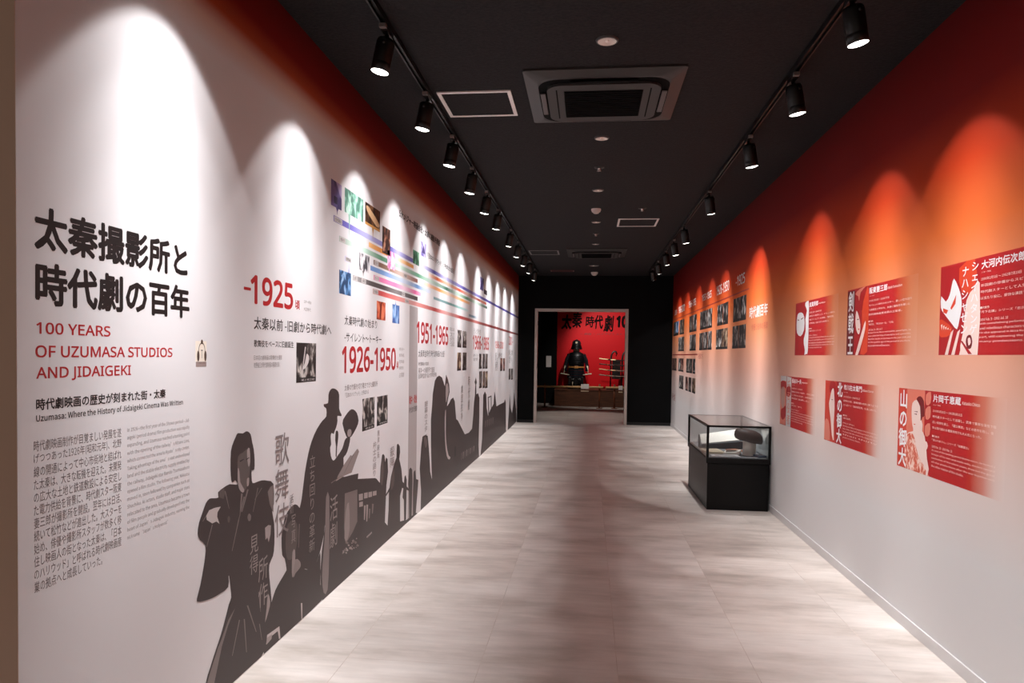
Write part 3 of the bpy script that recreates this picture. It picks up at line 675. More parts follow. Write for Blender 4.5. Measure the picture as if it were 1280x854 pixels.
uvpoly('pale_figure', LW, smooth_pts([(u0+w*.5, v0+h*.72), (u0+w*.62, v0+h*.66), (u0+w*.6, v0+h*.5), (u0+w*.45, v0+h*.36), (u0+w*.3, v0+h*.33), (u0+w*.42, v0+h*.5)], 2), PALE, o, 6)
uvpoly('pole', LW, [(u0+w*.42, v0+h*.9), (u0+w*.46, v0+h*.9), (u0+w*.3, v0+h*.2), (u0+w*.26, v0+h*.2)], PALE, o, 6)
o = ephoto((453, 499), (467.8, 534.7), BW, 'left photo of the monochrome pair under the 1926-1950 heading', G, caption='雄呂血')
o = ephoto((471.3, 496.2), (484.3, 528.6), BW, 'right photo of the monochrome pair under the 1926-1950 heading', G, caption='鞍馬天狗')
for a, b, M, t in [((571.8, 412.2), (576.7, 434.6), BW, 'upper left'), ((578.3, 413.7), (583, 435), BW, 'upper right'), ((571.6, 440.7), (576.2, 463.2), BRN, 'lower left'), ((578.2, 440.7), (582.9, 462.6), BWD, 'lower right')]:
    ephoto(a, b, M, t+' photo of the block of four beside the 1951-1965 heading', G)
for r, (y0, y1) in (('upper', (442.3, 460.8)), ('lower', (464.5, 484.7))):
    for (x0, x1), c, M in zip(((599, 602.3), (603.5, 605.9), (606.6, 609.4)), ('left', 'middle', 'right'), (BWD, BRN, BRN) if r == 'lower' else (BWS, BWS, BWD)):
        ephoto((x0, y0), (x1, y1), M, f'{c} photo of the {r} row of three under the 1966-1985 heading', G)
for x0, x1, c, M in ((625.4, 627.9, 'left', REDP), (628.9, 630.9, 'right', REDP)):
    ephoto((x0, 448), (x1, 463.6), M, c+' photo of the reddish pair under the 1986-2000 heading', G)
for x0, x1, c in ((636, 638, 'left'), (638.8, 641, 'right')):
    ephoto((x0, 461), (x1, 474.3), BWD, c+' photo of the dark pair under the 2001- heading', G)

# ------------------------------------------------------------------ LEFT WALL: silhouettes
LAYER = [0]
def figure(label, outline, lay=1, sm=2, name='silhouette_figure', cat='printed silhouette'):
    uv = [LW.at(*p) for p in outline]
    o = empty(name, LW.w(sum(p[0] for p in uv)/len(uv), .0)); tag(o, label, cat, 'silhouettes printed along the foot of the white wall')
    LAYER[0] = lay
    poly('silhouette', LW, outline, INK, o, lay, sm)
    return o
def add(o, nm, pts, M, lay=3, sm=2): return poly(nm, LW, pts, M, o, LAYER[0]+lay-1.5, sm)
def streak(o, nm, a, b, w, M, lay=3):
    (x0, y0), (x1, y1) = a, b; dx, dy = x1-x0, y1-y0; l = math.hypot(dx, dy); nx, ny = -dy/l*w/2, dx/l*w/2
    return poly(nm, LW, [(x0+nx, y0+ny), (x1+nx*.5, y1+ny*.5), (x1-nx*.5, y1-ny*.5), (x0-nx, y0-ny)], M, o, LAYER[0]+lay-1.5)

# benshi narrator with hat and fan
s3 = figure('dark silhouette of a man in a hat holding up a fan and an open book', [(416.2, 485.5), (421.5, 488), (424, 494), (424, 511), (426.8, 518), (426.4, 520.5), (421.8, 520), (421.9, 526), (420.6, 533), (418, 540), (417, 542.7), (414.5, 541.4), (413.3, 546), (414, 555.8), (412.7, 559.4), (413.6, 570), (416.6, 576), (420.6, 571.7), (427.7, 561), (430.3, 552.3), (432.4, 548), (437.3, 546.2), (437.3, 552.3), (434.7, 562.9), (432, 569), (429.4, 572.5), (429.4, 584), (425, 592.8), (430.3, 596.3), (447.9, 592), (447.3, 599), (460, 603), (444, 640), (420, 640), (408, 650), (405, 668), (400.8, 687), (395, 705), (391, 713.5), (384, 712), (376, 709), (370, 700), (368, 680), (371, 655), (374.5, 635), (377, 624), (381, 591), (385.5, 566.4), (389.9, 550.6), (396, 536.5), (403, 526), (407.8, 520.7), (407.8, 511), (405.3, 509), (404.8, 505.3), (410, 504), (410.5, 494), (412.5, 488)], 1)
add(s3, 'fan', [(428, 529.5), (431.2, 520.7), (437.3, 512.8), (441.7, 512), (446, 516.3), (448.2, 526), (446, 533.9), (440.8, 543.5), (437.3, 547.2), (433, 546)], INK, 2)
add(s3, 'hand', [(434, 541), (435.5, 537), (438.5, 537), (439.5, 541), (438, 545.5), (435, 546)], SKIN, 4)
add(s3, 'cord', [(419.8, 539), (422.7, 540), (422.7, 548.8), (421.3, 560), (420.8, 571), (419.4, 570), (419.9, 558), (419, 550.6)], INK, 2)
add(s3, 'script_book', [(447, 561), (448.8, 564.6), (439.5, 591), (430.5, 594.8), (421.5, 598.5), (421.8, 596), (430.3, 580.4), (438.2, 569), (440, 570), (445.8, 562)], mat('grey_book_print', rgb(146, 134, 132), .6), 3, 0)
streak(s3, 'page_line', (442, 568), (430, 592), 1.0, CLOTH, 4)
streak(s3, 'book_edge', (430, 594), (420, 601), 2.2, SKIN, 4)
for t in range(4): streak(s3, 'sleeve_glint', (414+t*4, 604-t*2.5), (418+t*4, 601-t*2.5), 1.2, CLOTH, 4)

# scene of a studio interior
s4 = figure('dark printed scene of an open stage front with flowers, beside the man with a fan', [(447.3, 598.8), (468.7, 597.8), (470.5, 598.5), (475, 604), (475, 607), (481, 609.5), (481.5, 640), (481, 653), (484.7, 657.6), (492, 657), (500, 652), (508, 650), (520, 641), (521.5, 642.5), (481, 679), (440, 717), (403, 751), (401, 740), (400.3, 715), (402, 690), (406, 660), (408, 645), (410, 620), (420, 605)], 5, 0, 'printed_stage_scene', 'printed silhouette')
add(s4, 'grey_pillar', [(407.5, 622), (411.5, 621), (411.5, 690), (409.5, 737), (404.5, 741), (402.5, 720), (404.5, 690), (406.5, 660)], mat('grey_pillar_print', rgb(128, 116, 115), .6), 2)
add(s4, 'back_wall', [(431, 617), (446.5, 612), (446.5, 652), (441, 665), (432, 680), (430, 660)], CLOTH, 2, 0)
add(s4, 'curtain', [(432, 640), (436, 628), (437, 660), (434, 675), (430.5, 673)], mat('pale_curtain_print', rgb(150, 138, 136), .6), 3)
for (x0, x1, y0, y1) in ((448.5, 453.5, 618, 626), (455, 459.5, 616.5, 623.5), (460.5, 465, 615.5, 622), (466, 470.5, 614.5, 620), (449, 453.5, 628, 634)):
    add(s4, 'window_light', [(x0, y0), (x1, y0-1), (x1, y1-1), (x0, y1)], SKIN, 3, 0)
for x, y0, y1 in ((456, 632, 650), (459, 631, 652), (462, 636, 648), (466, 630, 642)): streak(s4, 'reed', (x, y0), (x-.6, y1), 2.2, SKIN if x < 460 else CLOTH, 3)
rr_ = random.Random(3)
for k in range(26):
    x = 428+rr_.random()*20; y = 682+rr_.random()*12-(x-428)*.55; r = .7+rr_.random()*1.1
    add(s4, 'flower', [(x-r, y), (x, y-r*1.3), (x+r, y-.2), (x+.2, y+r)], [SKIN, mat('pale_curtain_print', 0), CLOTH][k % 3], 4, 0)
for k in range(6):
    x = 458+k*1.1; add(s4, 'small_flower', [(x, 672-k*1.2), (x+1, 669.5-k), (x+1.4, 672.5-k)], SKIN, 4, 0)

# sword fighters group
s5 = figure('tall thin dark silhouette of a standing swordsman left of the robed one', [(474.5, 607), (475.5, 585), (477.5, 569), (479, 567.5), (480.7, 570), (481.3, 578), (482.3, 572), (484.3, 574), (485, 590), (483, 606), (481.5, 640), (481, 654), (478.5, 656), (477, 650), (476, 625)], 10, 1)
add(s5, 'grey_robe', [(476, 585), (478.5, 572), (479.5, 590), (478, 606), (475.8, 604)], mat('dim_robe_print', rgb(92, 81, 79), .6), 2)
s6 = figure('dark silhouette of a robed woman with a sword, left of three small figures', [(497.6, 554.8), (499.6, 558), (500, 565), (499, 574), (501.6, 586), (503, 602), (511.5, 612), (511.5, 614), (502.6, 610), (500, 620), (500, 652), (492, 660), (484, 660), (485.5, 638), (486, 615), (481, 622.5), (480.5, 621.5), (486.7, 609.8), (488.6, 595.8), (492.6, 580), (495.4, 572), (495.8, 560), (496, 556)], 13, 1)
add(s6, 'robe_pattern', [(489, 597), (492, 585), (493, 600), (491, 610), (488.5, 612)], mat('dim_robe_print', 0), 2)
for pts, t in (([(505.5, 596), (507, 594), (508.3, 600), (508, 625), (507.5, 649), (505, 653), (504.6, 625), (503, 622), (504, 610)], 'small dark standing figure, leftmost of three under the grey band'),
               ([(511.3, 587), (513, 584.5), (515, 587), (515.5, 600), (515, 620), (514.3, 646), (511.2, 649), (511, 615), (510, 605)], 'small dark standing figure, middle of three under the grey band'),
               ([(517, 590), (519, 587.5), (520, 599), (522.8, 600), (521.5, 618), (519.6, 641), (516, 645), (516, 615)], 'small dark standing figure, rightmost of three under the grey band')):
    figure(t, pts, 17, 1)

# tall pair
s6a = figure('dark silhouette of a seated woman at the left of the tall pair', [(528, 546), (531.6, 543.6), (534.6, 545), (535.8, 558), (537, 575), (537.8, 590), (540, 600), (545, 612), (545, 622), (525.7, 638), (526.2, 613.7), (524.6, 586), (526.4, 560)], 5, 1)
add(s6a, 'face', [(530, 548), (533, 547), (534, 556), (531.5, 560)], DSKIN, 2)
s6b = figure('tallest dark silhouette, a hood and a face side by side, below the 1951-1965 numerals', [(538.6, 525), (540, 508), (541, 492), (543.6, 476), (546, 471.5), (549, 469.6), (552.5, 472), (554.5, 478), (556, 483), (556.8, 476), (557.5, 468.5), (559.5, 473), (561.5, 481), (562, 490), (560, 499), (558.8, 508), (561.5, 504), (563.5, 499.5), (566.5, 497), (568.5, 502), (570.2, 524), (572.3, 525.6), (576, 533), (581, 543), (585, 560), (583, 585), (562, 605), (544, 621), (540, 600), (539.4, 588), (538.8, 560)], 1, 1)
add(s6b, 'face', [(557.3, 482), (559.5, 480), (560.8, 489), (559, 498), (557.4, 503)], SKIN, 2)
add(s6b, 'figure_gap', [(556, 522), (557.3, 512), (557.2, 540), (558, 555), (560.5, 569), (563, 571.5), (561.5, 574.5), (558.4, 570), (556.3, 550)], mat('pale_gap_print', rgb(196, 186, 185), .6), 2)  # pale strip laid over the silhouette to show a gap between figures
add(s6b, 'belt_tassel', [(568, 560), (569.8, 558), (570, 568), (568.3, 571)], INKT, 2)
# crowd with a spear, far riders
s7 = figure('dark silhouette of a crowd on a slope with a tall spear at its right', [(581, 543), (586, 541), (590, 536), (591.6, 518), (592.5, 502.7), (593.6, 494), (594.1, 481), (593.2, 478), (594.8, 472), (596, 478), (595.2, 481), (595.4, 493), (597.5, 491.5), (599.3, 497.5), (599.2, 520), (598.2, 556), (598.8, 571), (583, 585), (580, 570)], 6, 1)
for k in range(8): streak(s7, 'pale_streak', (577+k*2.2, 566-k*1.2), (576.6+k*2.2, 575-k*1.5), .7, SKIN if k % 2 else CLOTH, 3)
s8 = figure('dark silhouette of figures with a square banner frame', [(602.6, 548), (603.4, 520), (604, 494), (606, 489.3), (607.8, 493), (608.3, 510), (610, 520), (613, 512), (617, 505), (618, 489.5), (619.3, 497), (620.6, 508), (624, 506), (630, 503), (631.2, 499), (632.2, 503), (632.4, 539.6), (616, 555), (600.4, 571), (601.5, 560)], 10, 1)
add(s8, 'banner_frame', [(609.6, 496.5), (614.3, 494.5), (614.5, 514), (613.7, 514), (613.5, 496.3), (610.6, 497.6), (611.6, 520), (610.4, 520)], INK, 3, 0)
for k in range(5): streak(s8, 'pale_streak', (607+k*2.3, 526-k), (606.7+k*2.3, 534-k), .9, CLOTH, 3)
s9 = figure('last dark silhouettes of thin standing figures before the end wall', [(634.5, 538), (636, 515), (637.2, 492.5), (638.2, 510), (640, 517), (641.6, 505), (642.6, 490), (643.6, 500), (645, 512), (645.4, 527)], 6, 0)

# kabuki actor and seated man in front
s2 = figure('dark silhouette of a seated man between the kabuki actor and the man in a hat', [(368.7, 630.5), (374, 634.5), (377, 647), (374.8, 658.6), (374.8, 670), (372.4, 686), (370.2, 698), (374.5, 700.8), (376, 709), (388.6, 712.6), (396, 702), (400.3, 690), (400.4, 706), (400.4, 731), (402.5, 750), (366, 786), (330, 820), (331, 790), (334, 770), (339.4, 752.3), (344, 738), (350, 726.6), (357, 714.8), (358, 711), (355.8, 698.4), (352.6, 694), (351.7, 672.7), (353.4, 658.6), (357, 644.5), (362.8, 635)], 9, 2)
add(s2, 'face', [(357, 668), (360, 655), (366, 650), (371, 655), (372, 670), (370, 685), (366, 697), (360, 700), (357, 690)], mat('dim_face_print', rgb(94, 84, 82), .6), 4)
add(s2, 'neck', [(365.5, 690), (368.7, 688), (368.5, 705), (366, 722), (364.5, 715)], SKIN, 5)
add(s2, 'collar', [(368.7, 699.6), (374.5, 701.5), (375.8, 707), (374, 711), (369, 717), (366.5, 722)], mat('pale_curtain_print', 0), 5)
streak(s2, 'sword_sheath', (376.8, 754), (377.2, 775), 1.8, mat('pale_gap_print', 0), 5)
streak(s2, 'hair_edge', (374, 655), (373, 685), 1.0, CLOTH, 5)
add(s2, 'sword_hilt', [(313.4, 810.4), (319.5, 800), (322, 806), (325, 797), (333.7, 794), (349, 783), (350.3, 798), (348.5, 799), (347, 789), (336, 798), (328, 811), (321.5, 818.6), (323, 810), (316, 811)], mat('pale_gap_print', 0), 6, 0)
add(s2, 'hands', [(330, 803), (334, 797), (340, 793), (339, 799), (333, 806)], SKIN, 7, 0)

s1 = figure('largest dark silhouette, a kabuki actor with bound hair and one arm raised', [(297, 541.5), (303, 542), (306, 540), (309, 539.3), (313, 543), (315, 553), (317, 562), (318, 575), (317.6, 587), (314.3, 588), (314.3, 597), (315.5, 604), (321, 602.5), (327, 600.6), (334, 601), (341.6, 605), (342, 630), (340, 640), (342.5, 655), (342.8, 680), (341, 695), (336.5, 706), (336.5, 722), (339.2, 750), (337.8, 762), (334, 790), (331, 812), (320, 829), (300, 848), (280, 868), (255, 890), (256.5, 856), (262.4, 834.8), (267.5, 818.5), (275.7, 794), (281.8, 771.7), (285.8, 755.4), (288.8, 747), (287.8, 735), (286.2, 721), (285.4, 721), (285, 734), (275, 742), (264.5, 748), (254, 751.5), (247, 752.3), (245.7, 749), (250.2, 731), (254, 710), (256, 696), (256.5, 682), (249.6, 675), (246.8, 667), (248.4, 653.8), (252.2, 642.5), (256.9, 629.4), (261.6, 623.5), (267, 623), (272.8, 622), (272.3, 615.5), (279.4, 609.5), (286.9, 605.4), (296, 606), (295.8, 603), (293.4, 600.5), (290.6, 603), (289, 600), (288, 586), (288.4, 563.8), (291.6, 552.5), (294.4, 546)], 16, 2)
add(s1, 'face', [(297, 571), (303, 566), (311, 560.5), (312.6, 575), (311.5, 592), (309, 606), (306, 613), (303, 616), (298, 610), (296.6, 590)], mat('dim_face_print', 0), 5)
add(s1, 'cheek', [(308.5, 563), (311.6, 560.5), (312.4, 577), (310.5, 584), (309, 576)], SKIN, 6)
add(s1, 'jaw', [(297, 585), (299, 590), (300, 603), (305, 612), (303, 616), (298.5, 611), (296.7, 600)], SKIN, 6)
add(s1, 'mouth', [(308.3, 599), (311, 597.5), (310.6, 606), (308.5, 608)], SKIN, 6)
streak(s1, 'brow', (299.5, 577), (304.5, 574), 1.6, INKT, 7); streak(s1, 'brow', (307.5, 574.5), (311.3, 572), 1.4, INKT, 7)
add(s1, 'hand', [(257.5, 645), (261, 638), (268, 635), (275.5, 633.5), (271.5, 640.5), (271, 646), (274, 655), (270, 652), (265, 654.5), (258, 650)], mat('hand_print', rgb(192, 182, 180), .6), 6, 1)
add(s1, 'far_hand', [(331, 660), (335, 656.5), (338.3, 657), (337.8, 668), (335.5, 678), (334, 672), (331.5, 675)], SKIN, 6, 1)
add(s1, 'shoulder_panel', [(334.3, 615), (337.5, 609), (341.4, 606), (341.4, 641), (337, 631)], CLOTH, 5, 0)
add(s1, 'near_shoulder', [(273, 614.5), (279.5, 610), (281, 617), (279, 624), (274, 622)], mat('dim_robe_print', 0), 5, 0)
for a, b, w in (((302, 617), (299.5, 645), 2.0), ((309.5, 612), (302, 640), 1.8), ((305, 621), (298, 650), 1.6), ((298, 650), (289.7, 689), 1.2), ((281, 614), (286, 636), 1.0), ((262, 638), (253, 652), 1.3), ((265, 656), (258, 684), 1.1), ((322, 610), (316, 640), 1.0), ((327, 610), (318, 625), .8)): streak(s1, 'fold_line', a, b, w, CLOTH, 5)
add(s1, 'crest', [(309, 646), (311, 642), (313.5, 645), (312.5, 651), (310, 651)], CLOTH, 5); add(s1, 'crest', [(284, 648), (285.6, 645), (287.3, 648), (286.4, 653), (284.6, 653)], mat('dim_robe_print', 0), 5)
add(s1, 'hakama_edge', [(293.5, 760.5), (284.5, 783), (277, 808), (267.5, 854), (266.5, 870), (257.5, 880), (258.5, 854), (264, 835), (272, 810), (277.5, 797), (285, 775)], CLOTH, 5, 1)
for a, b, w in (((305, 774), (307.8, 815.5), 1.5), ((309, 757), (320, 790), 1.8), ((299, 775), (290, 820), 1.2), ((324, 780), (327, 800), 1.0), ((323, 740), (325.5, 765), 1.0)): streak(s1, 'hakama_fold', a, b, w, CLOTH, 5)
add(s1, 'hem_light', [(334.5, 742), (337.5, 752), (335.5, 764), (331, 778), (333, 760)], SKIN, 5)

# vertical lettering over the silhouettes
def vtext(t, a, b, M, label, lay=24, bold=0):
    return tag(write('vertical_lettering', LW, [px_row(LW, vert(t), a, b, bold)], M, None, lay), label, 'lettering', 'vertical words over the silhouettes')
MG = mat('mid_grey_lettering', rgb(136, 124, 124), .6); PG = mat('pale_words_on_black', rgb(150, 140, 138), .6)
vtext('歌舞伎', (343.6, 543.5), (360.5, 664), MG, 'large grey vertical words on white right of the kabuki actor')
vtext('活動', (362, 619), (366.5, 641), MG, 'small grey vertical words above the seated man', 24)
vtext('写真', (364, 645), (369, 677), PG, 'small pale vertical words on the head of the seated man')
vtext('見得', (312, 672), (322.3, 713.5), PG, 'pale vertical words on the chest of the kabuki actor, the left pair')
vtext('所作', (322.8, 700), (334, 753), PG, 'pale vertical words on the waist of the kabuki actor, the lower right pair')
vtext('立ち回りの革新', (386.8, 570.5), (392.9, 687), PG, 'pale vertical words down the coat of the man with a fan')
vtext('活劇', (412.3, 622.6), (421.4, 680), PG, 'pale vertical words on the printed stage scene')
vtext('弁士の語り', (465.9, 553), (470, 594), LGREY, 'faint grey vertical words above the printed stage scene, the left column')
vtext('無声映画', (471.4, 538), (474, 572), LGREY, 'faint grey vertical words above the printed stage scene, the right column')
vtext('殺陣', (487.5, 559.5), (492.5, 582), LGREY, 'faint grey vertical words left of the robed woman')
vtext('銀幕のスター', (530.6, 502), (534.2, 543), LGREY, 'faint grey vertical words above the seated woman')
vtext('集団抗争', (576.3, 482), (578.2, 525), LGREY, 'faint grey vertical words above the crowd, the left column')
vtext('時代劇', (585.2, 470), (587, 512), LGREY, 'faint grey vertical words above the crowd, the right column')

# ------------------------------------------------------------------ RIGHT WALL: six biography panels
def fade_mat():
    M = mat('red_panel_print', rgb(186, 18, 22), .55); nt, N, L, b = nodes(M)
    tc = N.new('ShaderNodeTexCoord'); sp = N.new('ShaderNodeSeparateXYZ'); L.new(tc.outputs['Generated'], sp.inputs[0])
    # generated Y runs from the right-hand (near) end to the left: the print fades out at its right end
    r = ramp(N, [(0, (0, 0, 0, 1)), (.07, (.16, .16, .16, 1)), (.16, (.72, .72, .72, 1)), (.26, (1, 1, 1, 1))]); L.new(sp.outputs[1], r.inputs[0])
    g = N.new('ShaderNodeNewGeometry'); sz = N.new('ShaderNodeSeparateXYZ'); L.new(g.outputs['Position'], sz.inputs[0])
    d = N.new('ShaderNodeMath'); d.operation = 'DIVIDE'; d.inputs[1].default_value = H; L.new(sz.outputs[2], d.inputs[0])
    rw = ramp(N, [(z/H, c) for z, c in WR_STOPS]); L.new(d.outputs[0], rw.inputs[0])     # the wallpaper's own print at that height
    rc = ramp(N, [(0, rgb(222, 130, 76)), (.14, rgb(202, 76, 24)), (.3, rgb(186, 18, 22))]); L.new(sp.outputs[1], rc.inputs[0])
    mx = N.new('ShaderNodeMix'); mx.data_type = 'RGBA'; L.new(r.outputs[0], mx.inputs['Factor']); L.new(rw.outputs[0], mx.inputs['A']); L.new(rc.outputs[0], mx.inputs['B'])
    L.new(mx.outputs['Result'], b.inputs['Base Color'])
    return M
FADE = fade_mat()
PINK = mat('pink_print_light', rgb(244, 214, 204), .55); ROSE = mat('rose_print', rgb(226, 128, 108), .55); VERM = mat('vermilion_print', rgb(222, 66, 30), .55)
CRIM = mat('crimson_print', rgb(178, 14, 20), .55); MAROON = mat('maroon_print', rgb(120, 20, 24), .55); HOODW = mat('white_face_print', rgb(240, 236, 236), .55); GREYF = mat('grey_rose_print', rgb(196, 150, 138), .55)
def rpoly(o, nm, S0, pts, M, lay=3, sm=2):
    """pts in panel fractions (s from the left, t from the top)"""
    u0, w, v1, h = S0
    uv = [(u0+s*w, v1-t*h) for s, t in pts]
    if sm: uv = smooth_pts(uv, sm)
    uv = [(min(max(u, u0), u0+w), min(max(v, v1-h+.0005), v1-.0005)) for u, v in uv]
    q = [uv[0]]
    for p in uv[1:]:
        if math.hypot(p[0]-q[-1][0], p[1]-q[-1][1]) > 1e-4: q.append(p)
    return uvpoly(nm, RW, q, M, o, lay)
def panel(yfar, ztop, label, s0, name_jp, name_en, bios, works, en):
    u0 = -yfar; w = 1.04; h = .429
    o = empty('biography_panel', RW.w(u0+w/2, ztop-h)); tag(o, label, 'wall panel', 'red biography panels on the right wall')
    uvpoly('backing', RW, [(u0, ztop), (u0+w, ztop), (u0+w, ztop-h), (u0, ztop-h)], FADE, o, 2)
    def row(t, sa, sb, ta, tb, b=0): return (t, u0+sa*w, u0+sb*w, ztop-tb*h, ztop-ta*h, b)
    n = len(name_jp)
    write('name_lettering', RW, [row(name_jp, s0, s0+.052*n, .035, .125, .02)], HOODW, o, 4)
    write('romanised_name', RW, [row(name_en, s0+.052*n+.012, s0+.052*n+.012+.0105*len(name_en), .075, .112, .012)], PINK, o, 4)
    write('reading_line', RW, [row('スター列伝', s0, s0+.075, .150, .165)], PINK, o, 4)
    rows = []
    for i, (t, e) in enumerate(bios): rows.append(row(t, s0, s0+(.93-s0)*e, .21+.065*i, .24+.065*i))
    write('japanese_text', RW, rows, PINK, o, 4)
    write('works_text', RW, [row('■代表作', s0, s0+.07, .505, .53, .01), row(works[0], s0, s0+(.93-s0)*works[1], .548, .574)], PINK, o, 4)
    rows = []
    for i, (t, e) in enumerate(en): rows.append(row(t, s0, s0+(.93-s0)*e, .625+.045*i, .652+.045*i))
    write('english_text', RW, rows, PINK, o, 4)
    return o, (u0, w, ztop, h)
def bio(a, b, l3, l4): return [(a, .5), (b, 1), (l3, .97), (l4, .8)]
def eng(a, *l): return [(a, .36)]+[(t, 1) for t in l[:-1]]+[(l[-1], .55)]
ZT, ZB = 1.886, 1.277
# upper far: hooded face
o, q = panel(6.28, ZT, 'upper row panel farthest away, with a white masked face on red', .36, '嵐寛寿郎', 'Arashi Kanjuro', bio('1902年12月8日 ～ 1980年10月21日', '歌舞伎から映画界に入り、サイレント時代の', '剣戟スターとして一世を風靡。「鞍馬天狗」', '「右門捕物帖」の当たり役で人気を博した。'), ('「鞍馬天狗」シリーズ', .5), eng('1902 Dec. 8 - 1980 Oct. 21', 'Entering film from kabuki theatre, he rose as one of', 'the great sword-fighting stars of the silent era.', 'His masked hero became a role of a lifetime and', 'was loved by audiences for more than two decades.', 'He kept acting on screen late into his years.'))
rpoly(o, 'hood', q, [(.0, .02), (.16, .0), (.27, .2), (.27, .5), (.22, .75), (.28, 1), (.0, 1)], CRIM, 3)
rpoly(o, 'face', q, [(.07, .2), (.16, .19), (.235, .28), (.24, .52), (.15, .64), (.05, .57), (.03, .4), (.045, .26)], HOODW, 4)
rpoly(o, 'eye', q, [(.15, .31), (.22, .285), (.21, .30), (.16, .33)], MAROON, 5, 0); rpoly(o, 'eye', q, [(.06, .31), (.11, .325), (.1, .335), (.06, .33)], MAROON, 5, 0)
rpoly(o, 'brush_stroke', q, [(.265, .02), (.34, .0), (.35, .3), (.35, .92), (.31, .97), (.265, .99), (.27, .9), (.24, .78), (.24, .68), (.28, .55), (.265, .33), (.3, .18), (.255, .08)], HOODW, 4)
# upper middle: face in profile
o, q = panel(5.06, ZT, 'upper row panel in the middle, red with a bowed face and white vertical title', .36, '阪東妻三郎', 'Bando Tsumasaburo', bio('1901年12月14日 ～ 1953年7月7日', 'サイレント時代の大スター、激しい立ち回り', 'で剣戟王と呼ばれ、太秦に撮影所を開いた', '時代劇映画黄金期の立役者。'), ('「雄呂血」「無法松の一生」「王将」', .62), eng('1901 Dec. 14 - 1953 Jul. 7', 'Known for his fierce and realistic sword fights, he', 'was called the king of swordplay and opened the', 'first film studio in Uzumasa in the year 1926 and', 'led the golden age of the period drama there.', 'His sons also became well known actors.'))
rpoly(o, 'portrait_field', q, [(.12, .03), (.35, .0), (.35, 1), (.12, 1)], CRIM, 3, 0)
rpoly(o, 'kimono', q, [(.25, .35), (.3, .1), (.35, .05), (.35, .95), (.24, .98), (.27, .75)], VERM, 4)
rpoly(o, 'hair_light', q, [(.13, .08), (.2, .02), (.3, .0), (.22, .07), (.2, .2), (.18, .12)], ROSE, 4)
rpoly(o, 'face', q, [(.16, .33), (.2, .42), (.23, .55), (.225, .66), (.2, .69), (.165, .62), (.145, .48)], PINK, 5)
rpoly(o, 'eye', q, [(.165, .47), (.2, .455), (.2, .475)], MAROON, 6, 0); rpoly(o, 'lips', q, [(.19, .61), (.215, .6), (.21, .63)], VERM, 6, 0)
rpoly(o, 'collar', q, [(.18, .92), (.26, .64), (.31, .5), (.31, .62), (.26, .82), (.2, 1), (.16, 1)], PINK, 5)
rpoly(o, 'title_field', q, [(.0, .02), (.13, .02), (.13, 1), (.0, 1)], MAROON, 4, 0)
write('title_lettering', RW, [(vert('剣戟王'), q[0]+.02*q[1], q[0]+.115*q[1], q[2]-.985*q[3], q[2]-.03*q[3], .02)], HOODW, o, 6)
# upper near: posterised scowling face
o, q = panel(3.775, ZT, 'upper row panel nearest the viewer, a scowling white face with brushed white words', .355, '大河内伝次郎', 'Okochi Denjiro', bio('1898年2月5日 ～ 1962年7月18日', '新国劇の俳優からスピード感溢れる殺陣で', '時代劇スターとして人気を博し、丹下左膳', 'は当たり役に。豪快な演技で観客を魅了。'), ('「丹下左膳」シリーズ「忠次旅日記」', .7), eng('1898 Feb. 5 - 1962 Jul. 18', 'With overwhelming performance and a fast sword, he', 'and rebellious characters won the hearts of fans.', 'He also appeared in Akira Kurosawa’s films and his', 'part, still capturing the screen through his', 'many productions.'))
rpoly(o, 'portrait_field', q, [(.0, .02), (.345, .02), (.345, 1), (.0, 1)], CRIM, 3, 0)
rpoly(o, 'orange_glow', q, [(.17, .06), (.3, .0), (.31, .3), (.2, .33)], VERM, 4)
rpoly(o, 'pink_band', q, [(.24, .42), (.3, .3), (.345, .26), (.345, 1), (.2, 1), (.22, .75)], PINK, 4)
rpoly(o, 'face', q, [(.125, .16), (.165, .26), (.195, .38), (.2, .5), (.185, .62), (.165, .72), (.12, .66), (.07, .58), (.035, .52), (.01, .46), (.01, .33), (.055, .4), (.09, .33), (.105, .24)], HOODW, 5)
rpoly(o, 'eye', q, [(.03, .47), (.08, .5), (.065, .54), (.035, .52)], VERM, 6, 0); rpoly(o, 'eye', q, [(.1, .48), (.15, .34), (.145, .44), (.11, .5)], VERM, 6, 0)
rpoly(o, 'sleeve', q, [(.0, .6), (.05, .62), (.12, .7), (.1, .78), (.04, .8), (.0, .77)], VERM, 5)
for k in range(5): rpoly(o, 'sleeve_fleck', q, [(.015+.02*k, .66+.015*k), (.03+.02*k, .65+.015*k), (.025+.02*k, .72)], PINK, 6, 0)
for a in ((.06, 1), (.12, .98), (.19, 1)): rpoly(o, 'kimono_stripe', q, [(a[0], 1), (a[0]+.05, .75), (a[0]+.075, .72), (a[0]+.03, 1)], PINK, 5, 0)
rpoly(o, 'sword', q, [(.2, .85), (.215, .85), (.3, .99), (.27, .99)], CRIM, 6, 0)
write('title_lettering', RW, [(vert('シェイハタンゲ'), q[0]+.275*q[1], q[0]+.335*q[1], q[2]-.78*q[3], q[2]-.03*q[3], .015), (vert('ナハシャゼン'), q[0]+.195*q[1], q[0]+.255*q[1], q[2]-.77*q[3], q[2]-.06*q[3], .015)], HOODW, o, 7)
rpoly(o, 'seal', q, [(.255, .8), (.285, .79), (.3, .86), (.29, .93), (.26, .93), (.245, .86)], MAROON, 6)
rpoly(o, 'seal_light', q, [(.262, .83), (.28, .82), (.288, .87), (.27, .9)], PINK, 7)
